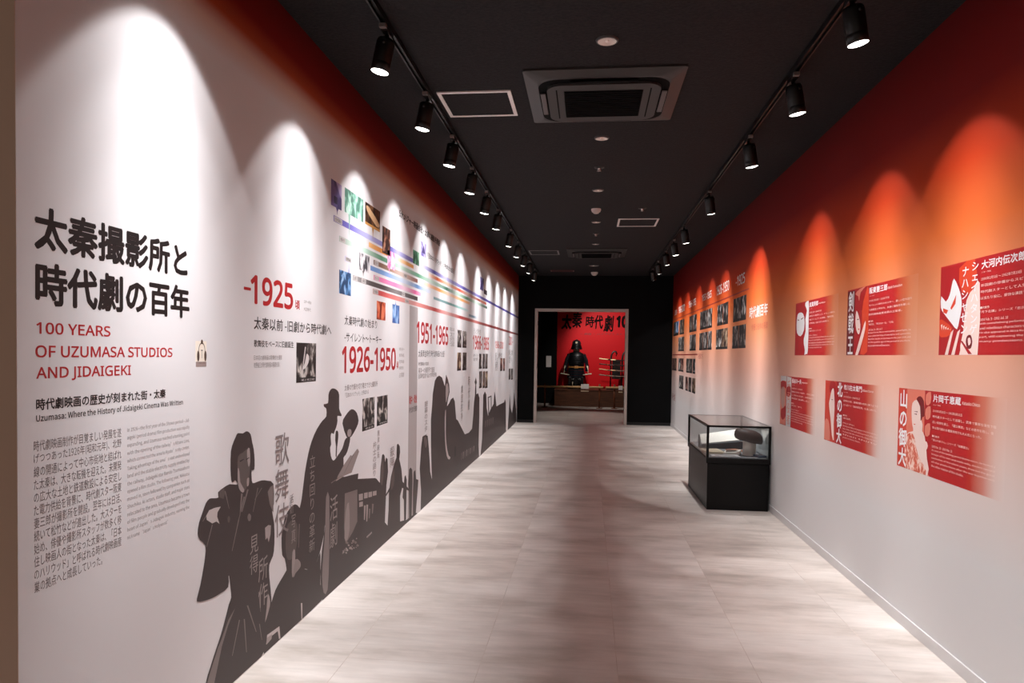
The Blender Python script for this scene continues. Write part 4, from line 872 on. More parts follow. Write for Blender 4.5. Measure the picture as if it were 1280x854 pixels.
# lower far
o, q = panel(6.70, ZB, 'lower row panel farthest away, a pale grey face and pale vertical strip on red', .345, '長谷川一夫', 'Hasegawa Kazuo', bio('1908年2月27日 ～ 1984年4月6日', '歌舞伎の女形から映画界へ。天下の二枚目', 'として絶大な人気を誇り、三百本を超える', '作品に出演した。'), ('「雪之丞変化」「銭形平次」', .5), eng('1908 Feb. 27 - 1984 Apr. 6', 'Trained in kabuki, he was the most handsome idol of', 'Japanese film and played the leading man in more', 'than three hundred productions in his career, from', 'sword fighters to lovers of the old capital,', 'and later worked on the stage.'))
rpoly(o, 'portrait_field', q, [(.0, .0), (.18, .01), (.18, .99), (.0, .99)], ROSE, 3, 0)
rpoly(o, 'sky', q, [(.0, .0), (.18, .0), (.18, .1), (.0, .12)], PALE, 4, 0)
rpoly(o, 'headscarf', q, [(.01, .13), (.08, .1), (.16, .12), (.18, .25), (.1, .22), (.02, .28)], CRIM, 5)
rpoly(o, 'face', q, [(.02, .27), (.09, .22), (.14, .3), (.14, .55), (.1, .66), (.05, .64), (.02, .5)], GREYF, 5)
rpoly(o, 'robe', q, [(.03, .7), (.1, .66), (.17, .6), (.18, .8), (.1, .9), (.03, .85)], CRIM, 5)
rpoly(o, 'title_strip', q, [(.19, .0), (.33, .02), (.33, 1), (.19, 1)], PALE, 4, 0)
write('title_lettering', RW, [(vert('千両役者'), q[0]+.21*q[1], q[0]+.31*q[1], q[2]-.96*q[3], q[2]-.08*q[3], .0)], ROSE, o, 6)
rpoly(o, 'crest', q, [(.2, .22), (.31, .2), (.31, .38), (.2, .4)], CRIM, 5)
# lower middle
o, q = panel(5.469, ZB, 'lower row panel in the middle, a long narrow face beside a white vertical title', .365, '市川右太衛門', 'Ichikawa Utaemon', bio('1907年2月25日 ～ 1999年9月16日', '歌舞伎出身。豪華絢爛な衣装と舞うような', '立ち回りで「旗本退屈男」を演じ続けた。', '東映の重役スター。')[:3], ('「旗本退屈男」', .24), eng('1907 Feb. 25 - 1999 Sep. 16', 'Dancing swordplay and gorgeous costumes made him a', 'star of the silent and talking pictures alike, and', 'he played the idle vassal of the shogun for more', 'than thirty', 'years in thirty films.'))
rpoly(o, 'portrait_field', q, [(.0, .0), (.225, .0), (.225, 1), (.0, 1)], mat('brick_print', rgb(205, 60, 40), .55), 3, 0)
rpoly(o, 'hair', q, [(.1, .02), (.2, .02), (.225, .2), (.225, .6), (.19, .3), (.15, .16), (.09, .2)], CRIM, 4)
rpoly(o, 'face', q, [(.1, .3), (.13, .16), (.17, .12), (.19, .25), (.2, .45), (.19, .7), (.2, .96), (.16, .9), (.13, .68), (.1, .5), (.085, .38)], PINK, 5)
rpoly(o, 'eye', q, [(.12, .31), (.16, .3), (.16, .315)], MAROON, 6, 0)
rpoly(o, 'shoulder', q, [(.0, .7), (.05, .64), (.1, .72), (.12, .98), (.0, .98)], ROSE, 4)
rpoly(o, 'title_field', q, [(.235, .0), (.355, .0), (.355, 1), (.235, 1)], CRIM, 4, 0)
write('title_lettering', RW, [(vert('北の御大'), q[0]+.245*q[1], q[0]+.345*q[1], q[2]-.985*q[3], q[2]-.015*q[3], .03)], HOODW, o, 6)
# lower near
o, q = panel(4.217, ZB, 'lower row panel nearest the viewer, a topknotted man in patterned kimono', .385, '片岡千恵蔵', 'Kataoka Chiezo', bio('1903年3月30日 ～ 1983年3月31日', '時代劇スターとして活躍し、武骨で重厚な演技で幅', '広い役柄を演じ、「国士無双」などの名作を残し、後', '年は現代劇の多羅尾伴内でも大人気となった。'), ('「遠山の金さん」シリーズ「血槍富士」', .62), eng('1903 Mar. 30 - 1983 Mar. 31', 'As one of the leading period drama actors, he formed a', 'troupe of his own and made witty, modern samurai', 'comedies of the silent years, then led the great', 'all-star productions after the war together with', 'the other master of the studio.'))
rpoly(o, 'portrait_field', q, [(.0, .0), (.37, .0), (.37, 1), (.0, 1)], mat('salmon_print', rgb(228, 122, 100), .55), 3, 0)
rpoly(o, 'dark_screen', q, [(.3, .0), (.37, .0), (.37, 1), (.3, .9)], CRIM, 4, 0)
for a in (.05, .22, .42): rpoly(o, 'screen_light', q, [(.31, a), (.36, a-.04), (.36, a+.09), (.315, a+.12)], ROSE, 5)
rpoly(o, 'kimono', q, [(.1, .58), (.17, .52), (.26, .48), (.31, .55), (.34, .8), (.35, 1), (.11, 1), (.09, .75)], PINK, 5)
KP = photo_mat('kimono_pattern_print', rgb(214, 96, 72), rgb(238, 176, 156), rgb(246, 216, 204), 16, cap=0, seed=5)
rpoly(o, 'kimono_pattern', q, [(.1, .6), (.16, .54), (.2, .6), (.24, .78), (.3, .88), (.33, 1), (.11, 1), (.09, .75)], KP, 6)
rpoly(o, 'neck', q, [(.18, .48), (.27, .36), (.28, .5), (.23, .68), (.2, .6)], PINK, 6)
rpoly(o, 'face', q, [(.165, .17), (.21, .125), (.25, .17), (.26, .3), (.25, .44), (.205, .51), (.18, .48), (.165, .4), (.158, .28)], PINK, 7)
rpoly(o, 'hair', q, [(.215, .1), (.25, .075), (.29, .13), (.3, .3), (.28, .32), (.262, .37), (.25, .2), (.215, .13)], MAROON, 8)
rpoly(o, 'eyebrow', q, [(.18, .275), (.225, .262), (.225, .275)], MAROON, 8, 0); rpoly(o, 'eye', q, [(.183, .3), (.22, .292), (.215, .308)], MAROON, 8, 0); rpoly(o, 'mouth', q, [(.178, .425), (.205, .42), (.2, .435)], VERM, 8, 0)
rpoly(o, 'crest', q, [(.31, .62), (.33, .6), (.345, .65), (.33, .7), (.312, .68)], PINK, 6)
rpoly(o, 'title_field', q, [(.0, .0), (.1, .0), (.1, 1), (.0, 1)], mat('brick_print', 0), 4, 0)
write('title_lettering', RW, [(vert('山の御大'), q[0]+.012*q[1], q[0]+.108*q[1], q[2]-.985*q[3], q[2]-.02*q[3], .025)], HOODW, o, 9)

# ------------------------------------------------------------------ RIGHT WALL: far timeline
HW = mat('white_lettering', rgb(240, 232, 228), .5)
for t, a, b, lab in (('-1925', (920, 346), (931, 353.5), 'small white numerals -1925 on the red wall, nearest of the row'), ('1926-1950', (895.8, 358.2), (911.3, 362.7), 'small white numerals 1926-1950 on the red wall'),
                     ('1951-1965', (877.8, 368.9), (889.3, 371.6), 'small white numerals 1951-1965 on the red wall'), ('1966-1985', (860.9, 377.3), (869.9, 381), 'small white numerals 1966-1985 on the red wall'),
                     ('1986-2000', (848, 384.3), (856, 388.5), 'small white numerals 1986-2000 on the red wall'), ('2001-', (843.5, 388.2), (846.8, 393), 'small white numerals 2001- on the red wall, beside the end wall')):
    tag(write('year_heading', RW, [px_row(RW, t, a, b, .01)], HW), lab, 'lettering', 'white year headings on the red wall')
tag(write('section_title', RW, [px_row(RW, '時代劇百年', (937, 384.5), (959.6, 391.8), .02)], HW), 'bold white Japanese words under the brightest orange light streak', 'lettering')
tag(write('section_subtitle', RW, [px_row(RW, '俳優と名作の系譜', (939.6, 405.6), (959.6, 407.2), .0)], mat('faded_red_lettering', rgb(205, 84, 62), .55)), 'small faded red words below the bold white title on the right wall', 'lettering')
tag(write('small_caption', RW, [px_row(RW, '名優たち', (873, 441.8), (878.5, 444.9), .0)], DRED), 'small red words at the near end of the lower red line', 'lettering')
tag(write('small_caption', RW, [px_row(RW, '時代劇', (840, 491), (844, 493.6), .0)], DRED), 'tiny red words low on the right wall by the end wall', 'lettering')
v = RW.at(900, 371.5)[1]
def rline(u_px0, u_px1, v, h, label):
    u0, u1 = RW.at(*u_px0)[0], RW.at(*u_px1)[0]
    tag(uvrect('timeline_rule', RW, max(u0, -YE+.01), u1, v-h/2, v+h/2, DRED, None, 1), label, 'printed line', 'thin red lines on the right wall')
rline((840, 400), (936.4, 360.8), RW.at(936.4, 360.8)[1], .016, 'upper thin dark red line under the white year numerals')
rline((840.6, 443), (872, 443.2), RW.at(872, 443.2)[1], .02, 'lower thin red line between the second and third photo rows')
cols = [('2001-', 'colour', None)]
PH = {1: [('2001-', [((841.9, 404.8), (844, 418)), ((844.3, 404), (848.3, 418))], (BWD, BLUP)), ('1986-2000', [((849.7, 400.2), (852, 418)), ((852.4, 399.5), (855, 417.5))], (BWD, BRN)), ('1966-1985', [((861.9, 395.3), (866, 416.2)), ((866.7, 394.8), (870.6, 414.2))], (BWD, BWS)),
          ('1951-1965', [((875.3, 390.8), (879, 412.2)), ((879.3, 388.8), (883.8, 411.2)), ((884.5, 386.3), (890, 409.7))], (BWD, BWS, BWS)), ('1926-1950', [((897, 382), (903.3, 406.5)), ((904.2, 379.4), (910, 405.2))], (BWS, BWD)), ('-1925', [((917, 373.6), (924.5, 402)), ((925.4, 369), (932.5, 399.4))], (BWD, BWS))],
      2: [('1986-2000', [((848.1, 421.9), (851.4, 439.2)), ((851.7, 421.4), (854.9, 439.2))], (BWS, BWD)), ('1966-1985', [((862.2, 420.5), (865.5, 438.7)), ((865.7, 420), (869.5, 438.3))], (BWS, BWD)), ('1951-1965', [((874.4, 417), (878.3, 437.8)), ((879, 415.5), (883.9, 437.3)), ((884.7, 414), (889.4, 436.9))], (BWD, BWS, BWS)),
          ('1926-1950', [((895.4, 412.3), (901.6, 436.8)), ((902.2, 411), (909.3, 436))], (BWS, BRN)), ('-1925', [((915.8, 407.1), (922.8, 435.5)), ((923.7, 405.8), (931.9, 434.8))], (BWD, BWD))],
      3: [('2001-', [((840.4, 448.1), (843, 463.6)), ((843.3, 448.1), (845.5, 463.6))], (REDP, BRN)), ('1986-2000', [((848.1, 448.1), (850.7, 464.8)), ((851.1, 448.1), (854.2, 465))], (BWS, REDP)), ('1966-1985', [((858, 448.1), (861.2, 465.9)), ((861.7, 448.1), (865.2, 466.4)), ((866.1, 448.1), (868.9, 467.3))], (BWD, BWD, BWS))],
      4: [('1986-2000', [((849, 469.2), (850.9, 486.5)), ((851.2, 469.2), (854, 487))], (BWS, BWD)), ('1966-1985', [((857, 471), (859.8, 488.9)), ((860.8, 471.5), (864, 490.8)), ((865.2, 472), (869, 492.2))], (REDP, BWD, BRN))]}
RN = {1: 'top', 2: 'second', 3: 'third', 4: 'lowest'}
for r, gl_ in PH.items():
    vt = sum(RW.at(*b[0])[1] for _, g, _ in gl_ for b in g)/sum(len(g) for _, g, _ in gl_)
    vb = sum(RW.at(*b[1])[1] for _, g, _ in gl_ for b in g)/sum(len(g) for _, g, _ in gl_)
    for era, g, ms in gl_:
        nm = {2: ('left', 'right'), 3: ('left', 'middle', 'right')}[len(g)]
        for (a, b), M, c in zip(g, ms, nm):
            u0, u1 = RW.at(*a)[0], RW.at(*b)[0]
            u0 = max(u0, -YE+.03); u1 = max(u1, u0+.1)
            o = uvrect('printed_photo', RW, u0, u1, vb, vt, M, None, 4, .003)
            tag(o, f'{c} small photo of the {era} column in the {RN[r]} row on the right wall', 'printed photo', 'small photos on the right wall')

# ------------------------------------------------------------------ display case
def glass():
    M = bpy.data.materials.new('clear_glass'); M.use_nodes = True; nt = M.node_tree; N = nt.nodes; L = nt.links
    N.remove(N['Principled BSDF'])
    t = N.new('ShaderNodeBsdfTransparent'); t.inputs[0].default_value = (.93, .95, .95, 1); g = N.new('ShaderNodeBsdfGlossy'); g.inputs['Roughness'].default_value = .02
    f = N.new('ShaderNodeFresnel'); f.inputs[0].default_value = 1.45; mx = N.new('ShaderNodeMixShader')
    ge = N.new('ShaderNodeNewGeometry'); iv = N.new('ShaderNodeMath'); iv.operation = 'SUBTRACT'; iv.inputs[0].default_value = 1; L.new(ge.outputs['Backfacing'], iv.inputs[1])
    mu = N.new('ShaderNodeMath'); mu.operation = 'MULTIPLY'; L.new(f.outputs[0], mu.inputs[0]); L.new(iv.outputs[0], mu.inputs[1])
    L.new(mu.outputs[0], mx.inputs[0]); L.new(t.outputs[0], mx.inputs[1]); L.new(g.outputs[0], mx.inputs[2]); L.new(mx.outputs[0], N['Material Output'].inputs['Surface'])
    return M
GLASS = glass()
VX0, VX1, VY0, VY1 = 1.108, 1.692, 6.93, 8.22
CB = mat('black_case', rgb(7, 6, 7), .4, spec=.22)
cxm, cym = (VX0+VX1)/2, (VY0+VY1)/2
o = empty('display_case', (cxm, cym, 0)); tag(o, 'low black display case with a glass top standing against the right wall', 'display case')
hx, hy = (VX1-VX0)/2, (VY1-VY0)/2
box('cabinet', -hx+.012, hx-.012, -hy+.012, hy-.012, 0, .44, CB, o, .006)
box('rim', -hx, hx, -hy, hy, .44, .488, CB, o, .004)
box('case_floor', -hx+.03, hx-.03, -hy+.03, hy-.03, .488, .494, mat('grey_felt', rgb(120, 116, 118), .9), o)
pw = .022
for sx_ in (-1, 1):
    for sy_ in (-1, 1):
        bm = bmesh.new(); x, y = sx_*(hx-pw/2), sy_*(hy-pw/2); add_box(bm, x-pw/2, x+pw/2, y-pw/2, y+pw/2, .488, .79, .002); bmobj('corner_post', bm, CB, o)
bm = bmesh.new()
add_box(bm, -hx, hx, -hy, -hy+pw, .778, .796, .002); add_box(bm, -hx, -hx+pw, -hy, hy, .778, .796, .002); bmobj('top_rail', bm, CB, o)
bm = bmesh.new(); add_box(bm, -hx, hx, hy-.008, hy, .786, .794); add_box(bm, hx-.008, hx, -hy, hy, .786, .794); bmobj('thin_rear_rail', bm, mat('grey_metal_trim', rgb(96, 88, 86), .35, .6), o)
box('top_pane', -hx+pw, hx-.008, -hy+pw, hy-.008, .787, .793, GLASS, o)
box('front_pane', -hx+pw, hx-pw, -hy+.008, -hy+.013, .488, .778, GLASS, o)
box('rear_pane', -hx+pw, hx-pw, hy-.013, hy-.008, .488, .786, GLASS, o)
box('aisle_pane', -hx+.008, -hx+.013, -hy+pw, hy-pw, .488, .778, GLASS, o)
box('wall_pane', hx-.013, hx-.008, -hy+pw, hy-pw, .488, .786, GLASS, o)
PAPER = mat('white_paper', rgb(236, 228, 218), .7); CREAM = mat('cream_paper', rgb(214, 196, 168), .7)
zf = .4945
# cylinder stand and cap
st = lathe('wig_stand', [(0, 0), (.058, 0), (.06, .004), (.06, .17), (.056, .176), (0, .176)], mat('matte_white_stand', rgb(226, 216, 206), .6), None, seg=32)
st.location = (1.545, 7.16, zf); tag(st, 'white cylindrical stand inside the display case', 'stand')
bm = bmesh.new()
add_lathe(bm, [(0, .072), (.06, .07), (.098, .058), (.12, .026), (.124, -.012), (.115, -.038), (.095, -.046), (.075, -.036), (.066, -.01), (.066, .0005), (0, .0005)], 28, sx=1.08, sy=.85)
for v_ in bm.verts:
    if v_.co.z > .001 or v_.co.xy.length > .07: v_.co.z += math.sin(v_.co.x*38)*math.cos(v_.co.y*33)*.003-v_.co.x*.2
cp = bmobj('hairpiece', bm, mat('dark_brown_hair', rgb(66, 44, 38), .6), None, smooth=True); cp.location = (1.535, 7.16, zf+.177); tag(cp, 'dark brown tilted hairpiece on top of the white stand in the case', 'wig')
# slanted board with document
o = empty('slanted_document', (1.37, 7.62, zf)); tag(o, 'long pale document on a slanted dark easel at the back of the case', 'document')
bm = bmesh.new()
P8 = [(-.22, -.02, .0), (.22, -.02, .0), (.22, .12, .0), (-.22, .12, .0), (-.22, -.02, .035), (.22, -.02, .085), (.22, .12, .2), (-.22, .12, .13)]
vv = [bm.verts.new(p) for p in P8]
for f_ in ((0, 1, 2, 3), (4, 5, 6, 7), (0, 1, 5, 4), (1, 2, 6, 5), (2, 3, 7, 6), (3, 0, 4, 7)): bm.faces.new([vv[i] for i in f_])
bmobj('easel', bm, mat('dark_easel', rgb(44, 40, 44), .6), o)
bm = bmesh.new(); vv = [bm.verts.new(p) for p in ((-.205, -.01, .046), (.205, -.01, .097), (.205, .11, .195), (-.205, .11, .128))]
bm.faces.new(vv); r_ = bmesh.ops.extrude_face_region(bm, geom=bm.faces[:])
for v_ in [g for g in r_['geom'] if isinstance(g, bmesh.types.BMVert)]: v_.co.z += .004
bmobj('paper', bm, PAPER, o)
def booklet(x, y, w, d, rz, M, label, th=.008, tiltx=0):
    o = empty('booklet', (x, y, zf)); tag(o, label, 'booklet', 'papers in the display case'); o.rotation_euler = (0, 0, rz)
    bm = bmesh.new(); add_box(bm, -w/2, w/2, -d/2, d/2, 0, th, .001)
    for v_ in bm.verts: v_.co.z += max(0, (v_.co.x+w/2))*tiltx if v_.co.z > th*.5 else 0
    bmobj('cover', bm, M, o)
    bm = bmesh.new()
    for k in range(4):
        yy = -d*.32+d*.2*k; h0 = th+.0004
        add_box(bm, -w*.36, w*.36, yy-.003, yy+.003, h0-.0004+(tiltx*.14*w if tiltx else 0), h0+.0004+tiltx*w*.86)
    bmobj('printed_lines', bm, mat('grey_ink', rgb(120, 104, 96), .7), o)
booklet(1.225, 7.32, .17, .26, .1, CREAM, 'cream booklet lying at the left of the case floor', .02)
booklet(1.405, 7.26, .15, .2, -.3, PAPER, 'white open booklet lying tilted in the middle of the case', .014, .12)
booklet(1.30, 7.06, .26, .14, .03, mat('pale_card', rgb(196, 188, 188), .7), 'pale card lying flat at the front of the case', .006)
booklet(1.47, 7.47, .12, .13, .5, mat('orange_cover', rgb(186, 110, 76), .7), 'small orange-brown booklet behind the white open one', .012)
booklet(1.62, 7.05, .08, .11, .2, mat('navy_cover', rgb(34, 46, 70), .6), 'dark blue booklet beside the white stand at the wall side', .02)
o = empty('small_figurine', (1.20, 7.86, zf)); tag(o, 'small grey pronged holder at the far left of the case', 'figurine')
lathe('foot', [(0, 0), (.03, 0), (.03, .01), (.008, .016), (.008, .04), (0, .04)], mat('pewter', rgb(110, 104, 104), .4, .5), o, seg=16)
bm = bmesh.new(); add_tube(bm, [(0, 0, .038), (.02, .0, .07), (.03, 0, .11)], .006, 8); add_tube(bm, [(0, 0, .038), (-.02, .01, .06), (-.025, .01, .085)], .005, 8); bmobj('prong', bm, mat('pewter', 0), o, smooth=True)

# ------------------------------------------------------------------ far room: backdrop, platform, armour, swords
o = empty('red_backdrop', (.9, 21.57, .0)); tag(o, 'red backdrop wall with black brush calligraphy seen through the doorway', 'backdrop')
RB = mat('red_backdrop_print', rgb(186, 3, 15), .6, spec=.2)
bm = bmesh.new(); add_box(bm, -.948-.9, 1.9, -.01, .01, .0, H-.01); bmobj('panel', bm, RB, o)
BKT = mat('brush_black', rgb(12, 3, 4), .8, spec=.1)
BKP = Face(1, 21.56, 1, -1)
def bk(px0, py0, px1, py1, t, bold, M=BKT):
    (u0, v1), (u1, v0) = BKP.at(px0, py0), BKP.at(px1, py1); return (t, u0, u1, v0, v1, bold)
def brush(rows, nm, M):
    V, Fc = [], []
    for t, u0, u1, v0, v1, b in rows:
        a, f = glyphs(t, b, 3, 1, .22); n = len(V); V += place(a, u0, u1, v0, v1); Fc += [tuple(i+n for i in q) for q in f]
    P = [Vector((u+.015*math.sin(v*9), 21.5585-d, v))-o.location for u, v, d in V]
    me = bpy.data.meshes.new(nm); me.from_pydata([tuple(p) for p in P], [], Fc); me.update(); link(nm, me, M, o)
brush([bk(701, 393, 715, 412, '太', .05), bk(715, 390, 728, 410, '秦', .03), bk(731.5, 395, 743, 409.5, '時', .03), bk(743, 394, 754, 411.5, '代', .038), bk(754, 394, 768, 415, '劇', .03), bk(771, 394.5, 792, 410, '100', .05)], 'brush_lettering', BKT)
brush([bk(725, 416, 798, 419.8, '― 映画 ・ ハイライトストーリー ―', .0)], 'small_lettering', mat('dark_red_words', rgb(86, 6, 12), .6))
PY = 20.36
o = empty('display_platform', (.9, PY+.6, 0)); tag(o, 'low brown wooden platform under the armour and swords', 'platform')
WOOD = mat('brown_wood', rgb(112, 66, 40), .55); nt, N, L, b = nodes(WOOD)
tcw = N.new('ShaderNodeTexCoord'); mpw = N.new('ShaderNodeMapping'); mpw.inputs['Scale'].default_value = (2, 8, 22); L.new(tcw.outputs['Object'], mpw.inputs[0])
nw = N.new('ShaderNodeTexNoise'); nw.inputs['Scale'].default_value = 2; nw.inputs['Detail'].default_value = 5; L.new(mpw.outputs[0], nw.inputs['Vector'])
rw = ramp(N, [(.3, rgb(66, 35, 18)), (.7, rgb(98, 56, 32))]); L.new(nw.outputs['Fac'], rw.inputs[0]); L.new(rw.outputs[0], b.inputs['Base Color'])
bm = bmesh.new(); add_box(bm, -1.85, 1.9, -.58, .58, 0, .45); bmobj('body', bm, WOOD, o)
bm = bmesh.new(); add_box(bm, -1.86, 1.91, -.60, .58, .45, .475, .004); bmobj('top_board', bm, WOOD, o)
PZ = .475
# suit of armour
ax, ay = -.36, 20.95
LAC = mat('black_lacquer', rgb(9, 9, 11), .4, spec=.3); IRON = mat('dark_iron', rgb(46, 46, 52), .3, .7); GOLD = mat('gold_cord', rgb(190, 130, 70), .45, .3); BONE = mat('bone_white', rgb(214, 200, 176), .5); NAVY = mat('navy_lacing', rgb(16, 16, 24), .7, spec=.2)
o = empty('samurai_armour', (ax, ay, PZ)); tag(o, 'black suit of samurai armour with a horned helmet before the red backdrop', 'armour')
box('armour_chest_box', -.22, .22, -.17, .17, 0, .34, LAC, o, .01)
lathe('cuirass', [(0, .62), (.2, .62), (.215, .66), (.235, .78), (.235, .92), (.2, 1.02), (.1, 1.06), (.075, 1.1), (0, 1.1)], LAC, o, sy=.72, seg=28)
bm = bmesh.new()
for k in range(6): add_lathe(bm, [(.224-.0005*k, .655+.055*k), (.243, .66+.055*k), (.243, .668+.055*k), (.224, .672+.055*k)], 28, sy=.74)
bmobj('cuirass_plates', bm, IRON, o, smooth=True)
bm = bmesh.new(); add_lathe(bm, [(.228, .60), (.238, .605), (.238, .64), (.228, .645)], 24, sy=.76); add_box(bm, -.06, .06, -.19, -.17, .59, .66, .01); bmobj('belt', bm, GOLD, o)
for k in range(7):
    a = math.radians(-90-84+28*k); c = Vector((math.cos(a)*.21, math.sin(a)*.16, 0)); tn = Vector((-math.sin(a), math.cos(a), 0))
    bm = bmesh.new()
    for j in range(4):
        z1, z0 = .6-.072*j, .6-.072*(j+1)+.006; w_ = .052+.006*j; off = 1+.06*j
        q8 = [c*off*(1.0)+tn*s_*w_ for s_ in (-1, 1)]; q9 = [c*(off+.06)+tn*s_*w_ for s_ in (-1, 1)]
        n_ = c.normalized()*.008
        vs_ = [bm.verts.new((p.x, p.y, z)) for p, z in ((q8[0], z1), (q8[1], z1), (q9[1], z0), (q9[0], z0))]+[bm.verts.new((p.x-n_.x, p.y-n_.y, z)) for p, z in ((q8[0], z1), (q8[1], z1), (q9[1], z0), (q9[0], z0))]
        for f_ in ((0, 1, 2, 3), (4, 5, 6, 7), (0, 1, 5, 4), (1, 2, 6, 5), (2, 3, 7, 6), (3, 0, 4, 7)): bm.faces.new([vs_[i] for i in f_])
    bmobj('skirt_panel', bm, NAVY, o)
for s_ in (-1, 1):
    bm = bmesh.new()
    for j in range(5):
        z1 = 1.03-.068*j; x = s_*(.225+.018*j)
        q8 = [(x-.012, -.1, z1), (x-.012, .1, z1), (x+.012+s_*.012, .1, z1-.06), (x+.012+s_*.012, -.1, z1-.06)]
        vs_ = [bm.verts.new(p) for p in q8]+[bm.verts.new((p[0]+s_*.012, p[1], p[2])) for p in q8]
        for f_ in ((0, 1, 2, 3), (4, 5, 6, 7), (0, 1, 5, 4), (1, 2, 6, 5), (2, 3, 7, 6), (3, 0, 4, 7)): bm.faces.new([vs_[i] for i in f_])
    bmobj('shoulder_guard', bm, LAC, o)
    tube('sleeve', [(s_*.2, 0, .98), (s_*.27, -.01, .82), (s_*.31, -.03, .66), (s_*.3, -.1, .52)], .06, NAVY, o, 12, [.065, .062, .055, .045])
    bm = bmesh.new(); add_tube(bm, [(s_*.315, -.09, .66), (s_*.345, -.12, .45)], .018, 8, [.02, .012]); bmobj('forearm_splint', bm, BONE, o, smooth=True)
    bm = bmesh.new(); add_tube(bm, [(s_*.20, -.16, .405), (s_*.44, -.14, .44)], .016, 8, [.012, .02]); bmobj('hand_guard', bm, BONE, o, smooth=True)
    tube('shin_guard', [(s_*.1, -.2, .30), (s_*.1, -.21, .16), (s_*.1, -.2, .015)], .05, LAC, o, 12, [.058, .055, .045])
    bm = bmesh.new(); add_tube(bm, [(s_*.095, -.262, .21), (s_*.095, -.262, .10)], .012, 8); bmobj('shin_plate', bm, BONE if s_ < 0 else IRON, o, smooth=True)
lathe('neck_collar', [(.075, 1.08), (.1, 1.09), (.095, 1.12), (.06, 1.13)], BONE, o, sy=.8)
lathe('face_mask', [(0, 1.12), (.05, 1.13), (.08, 1.17), (.085, 1.23), (.078, 1.27), (0, 1.28)], LAC, o, sy=1.05)
bm = bmesh.new(); add_tube(bm, [(-.04, -.088, 1.175), (0, -.098, 1.18), (.04, -.088, 1.175)], .012, 8); bmobj('moustache', bm, BONE, o, smooth=True)
lathe('helmet_bowl', [(.118, 1.24), (.125, 1.29), (.12, 1.34), (.092, 1.385), (.035, 1.405), (.018, 1.42), (0, 1.42)], IRON, o, sy=1.1)
bm = bmesh.new()
for j in range(4): add_lathe(bm, [(.125+.008*j, 1.275-.034*j), (.142+.009*j, 1.235-.034*j), (.137+.009*j, 1.233-.034*j), (.121+.008*j, 1.272-.034*j)], 26, arc=(math.radians(-40), math.radians(220)), sy=1.05)
bmobj('neck_guard', bm, LAC, o, smooth=True)
lathe('visor', [(.125, 1.27), (.155, 1.25), (.153, 1.244), (.122, 1.262)], LAC, o, arc=(math.radians(205), math.radians(335)), sy=1.1)
bm = bmesh.new(); add_lathe(bm, [(0, -.006), (.028, -.006), (.028, .006), (0, .006)], 18, (0, 1, 0), Vector((0, -.15, 1.33))); bmobj('crest_disc', bm, mat('pale_gold', rgb(200, 190, 160), .3, .6), o)
# sword stand and swords
sx0, sy0 = .70, 20.86
o = empty('sword_stand', (sx0, sy0, PZ)); tag(o, 'dark sword stand with two curved hooked uprights, right of the armour', 'sword stand')
DK = mat('dark_stand_wood', rgb(30, 20, 18), .4)
for k_, sx_ in (('upright', -.08), ('upright', .24)):
    bm = bmesh.new()
    add_tube(bm, [(sx_, 0, .03), (sx_, 0, .86), (sx_+.01, 0, .96), (sx_+.04, 0, 1.04), (sx_+.09, 0, 1.09), (sx_+.14, 0, 1.08), (sx_+.165, 0, 1.02), (sx_+.15, 0, .96)], .026, 10)
    bmobj('upright', bm, DK, o, smooth=True)
    bm = bmesh.new()
    for z in (.39, .55, .70, .85): add_tube(bm, [(sx_, 0, z-.03), (sx_, -.06, z-.03), (sx_, -.09, z-.01)], .011, 8)
    bmobj('peg', bm, DK, o, smooth=True)
bm = bmesh.new(); add_box(bm, -.2, .6, -.13, .13, 0, .035, .006); bmobj('base', bm, DK, o)
bm = bmesh.new(); add_box(bm, -.04, .20, .015, .03, .30, .84, .004); bmobj('back_board', bm, DK, o)
for z, ln, hc_, nm, lab in ((.85, .85, rgb(226, 196, 150), 'bright', 'sword with a bright pale hilt, topmost on the stand'), (.70, .85, rgb(70, 40, 34), 'dark', 'dark sword, second from the top of the stand'), (.55, .9, rgb(196, 150, 110), 'tan', 'sword with a tan hilt, third on the stand'), (.39, .9, rgb(130, 104, 92), 'grey', 'greyish sword lowest on the stand')):
    q = empty('katana', (sx0-.41, sy0-.055, PZ+z)); tag(q, lab, 'sword', 'swords on the stand')
    cur = lambda t: .035*math.sin(math.pi*t)*-1
    H_ = mat('hilt_'+nm, hc_, .5)
    bm = bmesh.new(); add_tube(bm, [(0+.06*k, 0, .03+cur(.0)-.006*k) for k in range(5)], .0165, 8); bmobj('hilt', bm, H_, q, smooth=True)
    bm = bmesh.new(); add_lathe(bm, [(0, -.004), (.036, -.004), (.036, .004), (0, .004)], 16, (1, 0, 0), Vector((.25, 0, .004))); bmobj('guard', bm, mat('brass_guard', rgb(170, 140, 84), .35, .6), q)
    bm = bmesh.new(); add_tube(bm, [(.255+ln*.82*k/8, 0, .003-.016*math.sin(math.pi*k/8)+.0*k) for k in range(9)], .017, 8); bmobj('scabbard', bm, mat('scabbard_'+nm, rgb(120, 96, 84) if nm in ('tan', 'grey') else rgb(50, 24, 22), .3), q, smooth=True)
    bm = bmesh.new(); add_tube(bm, [(.33, -.004, .0), (.47, -.004, -.008)], .0185, 8); bmobj('cord_wrap', bm, H_, q, smooth=True)
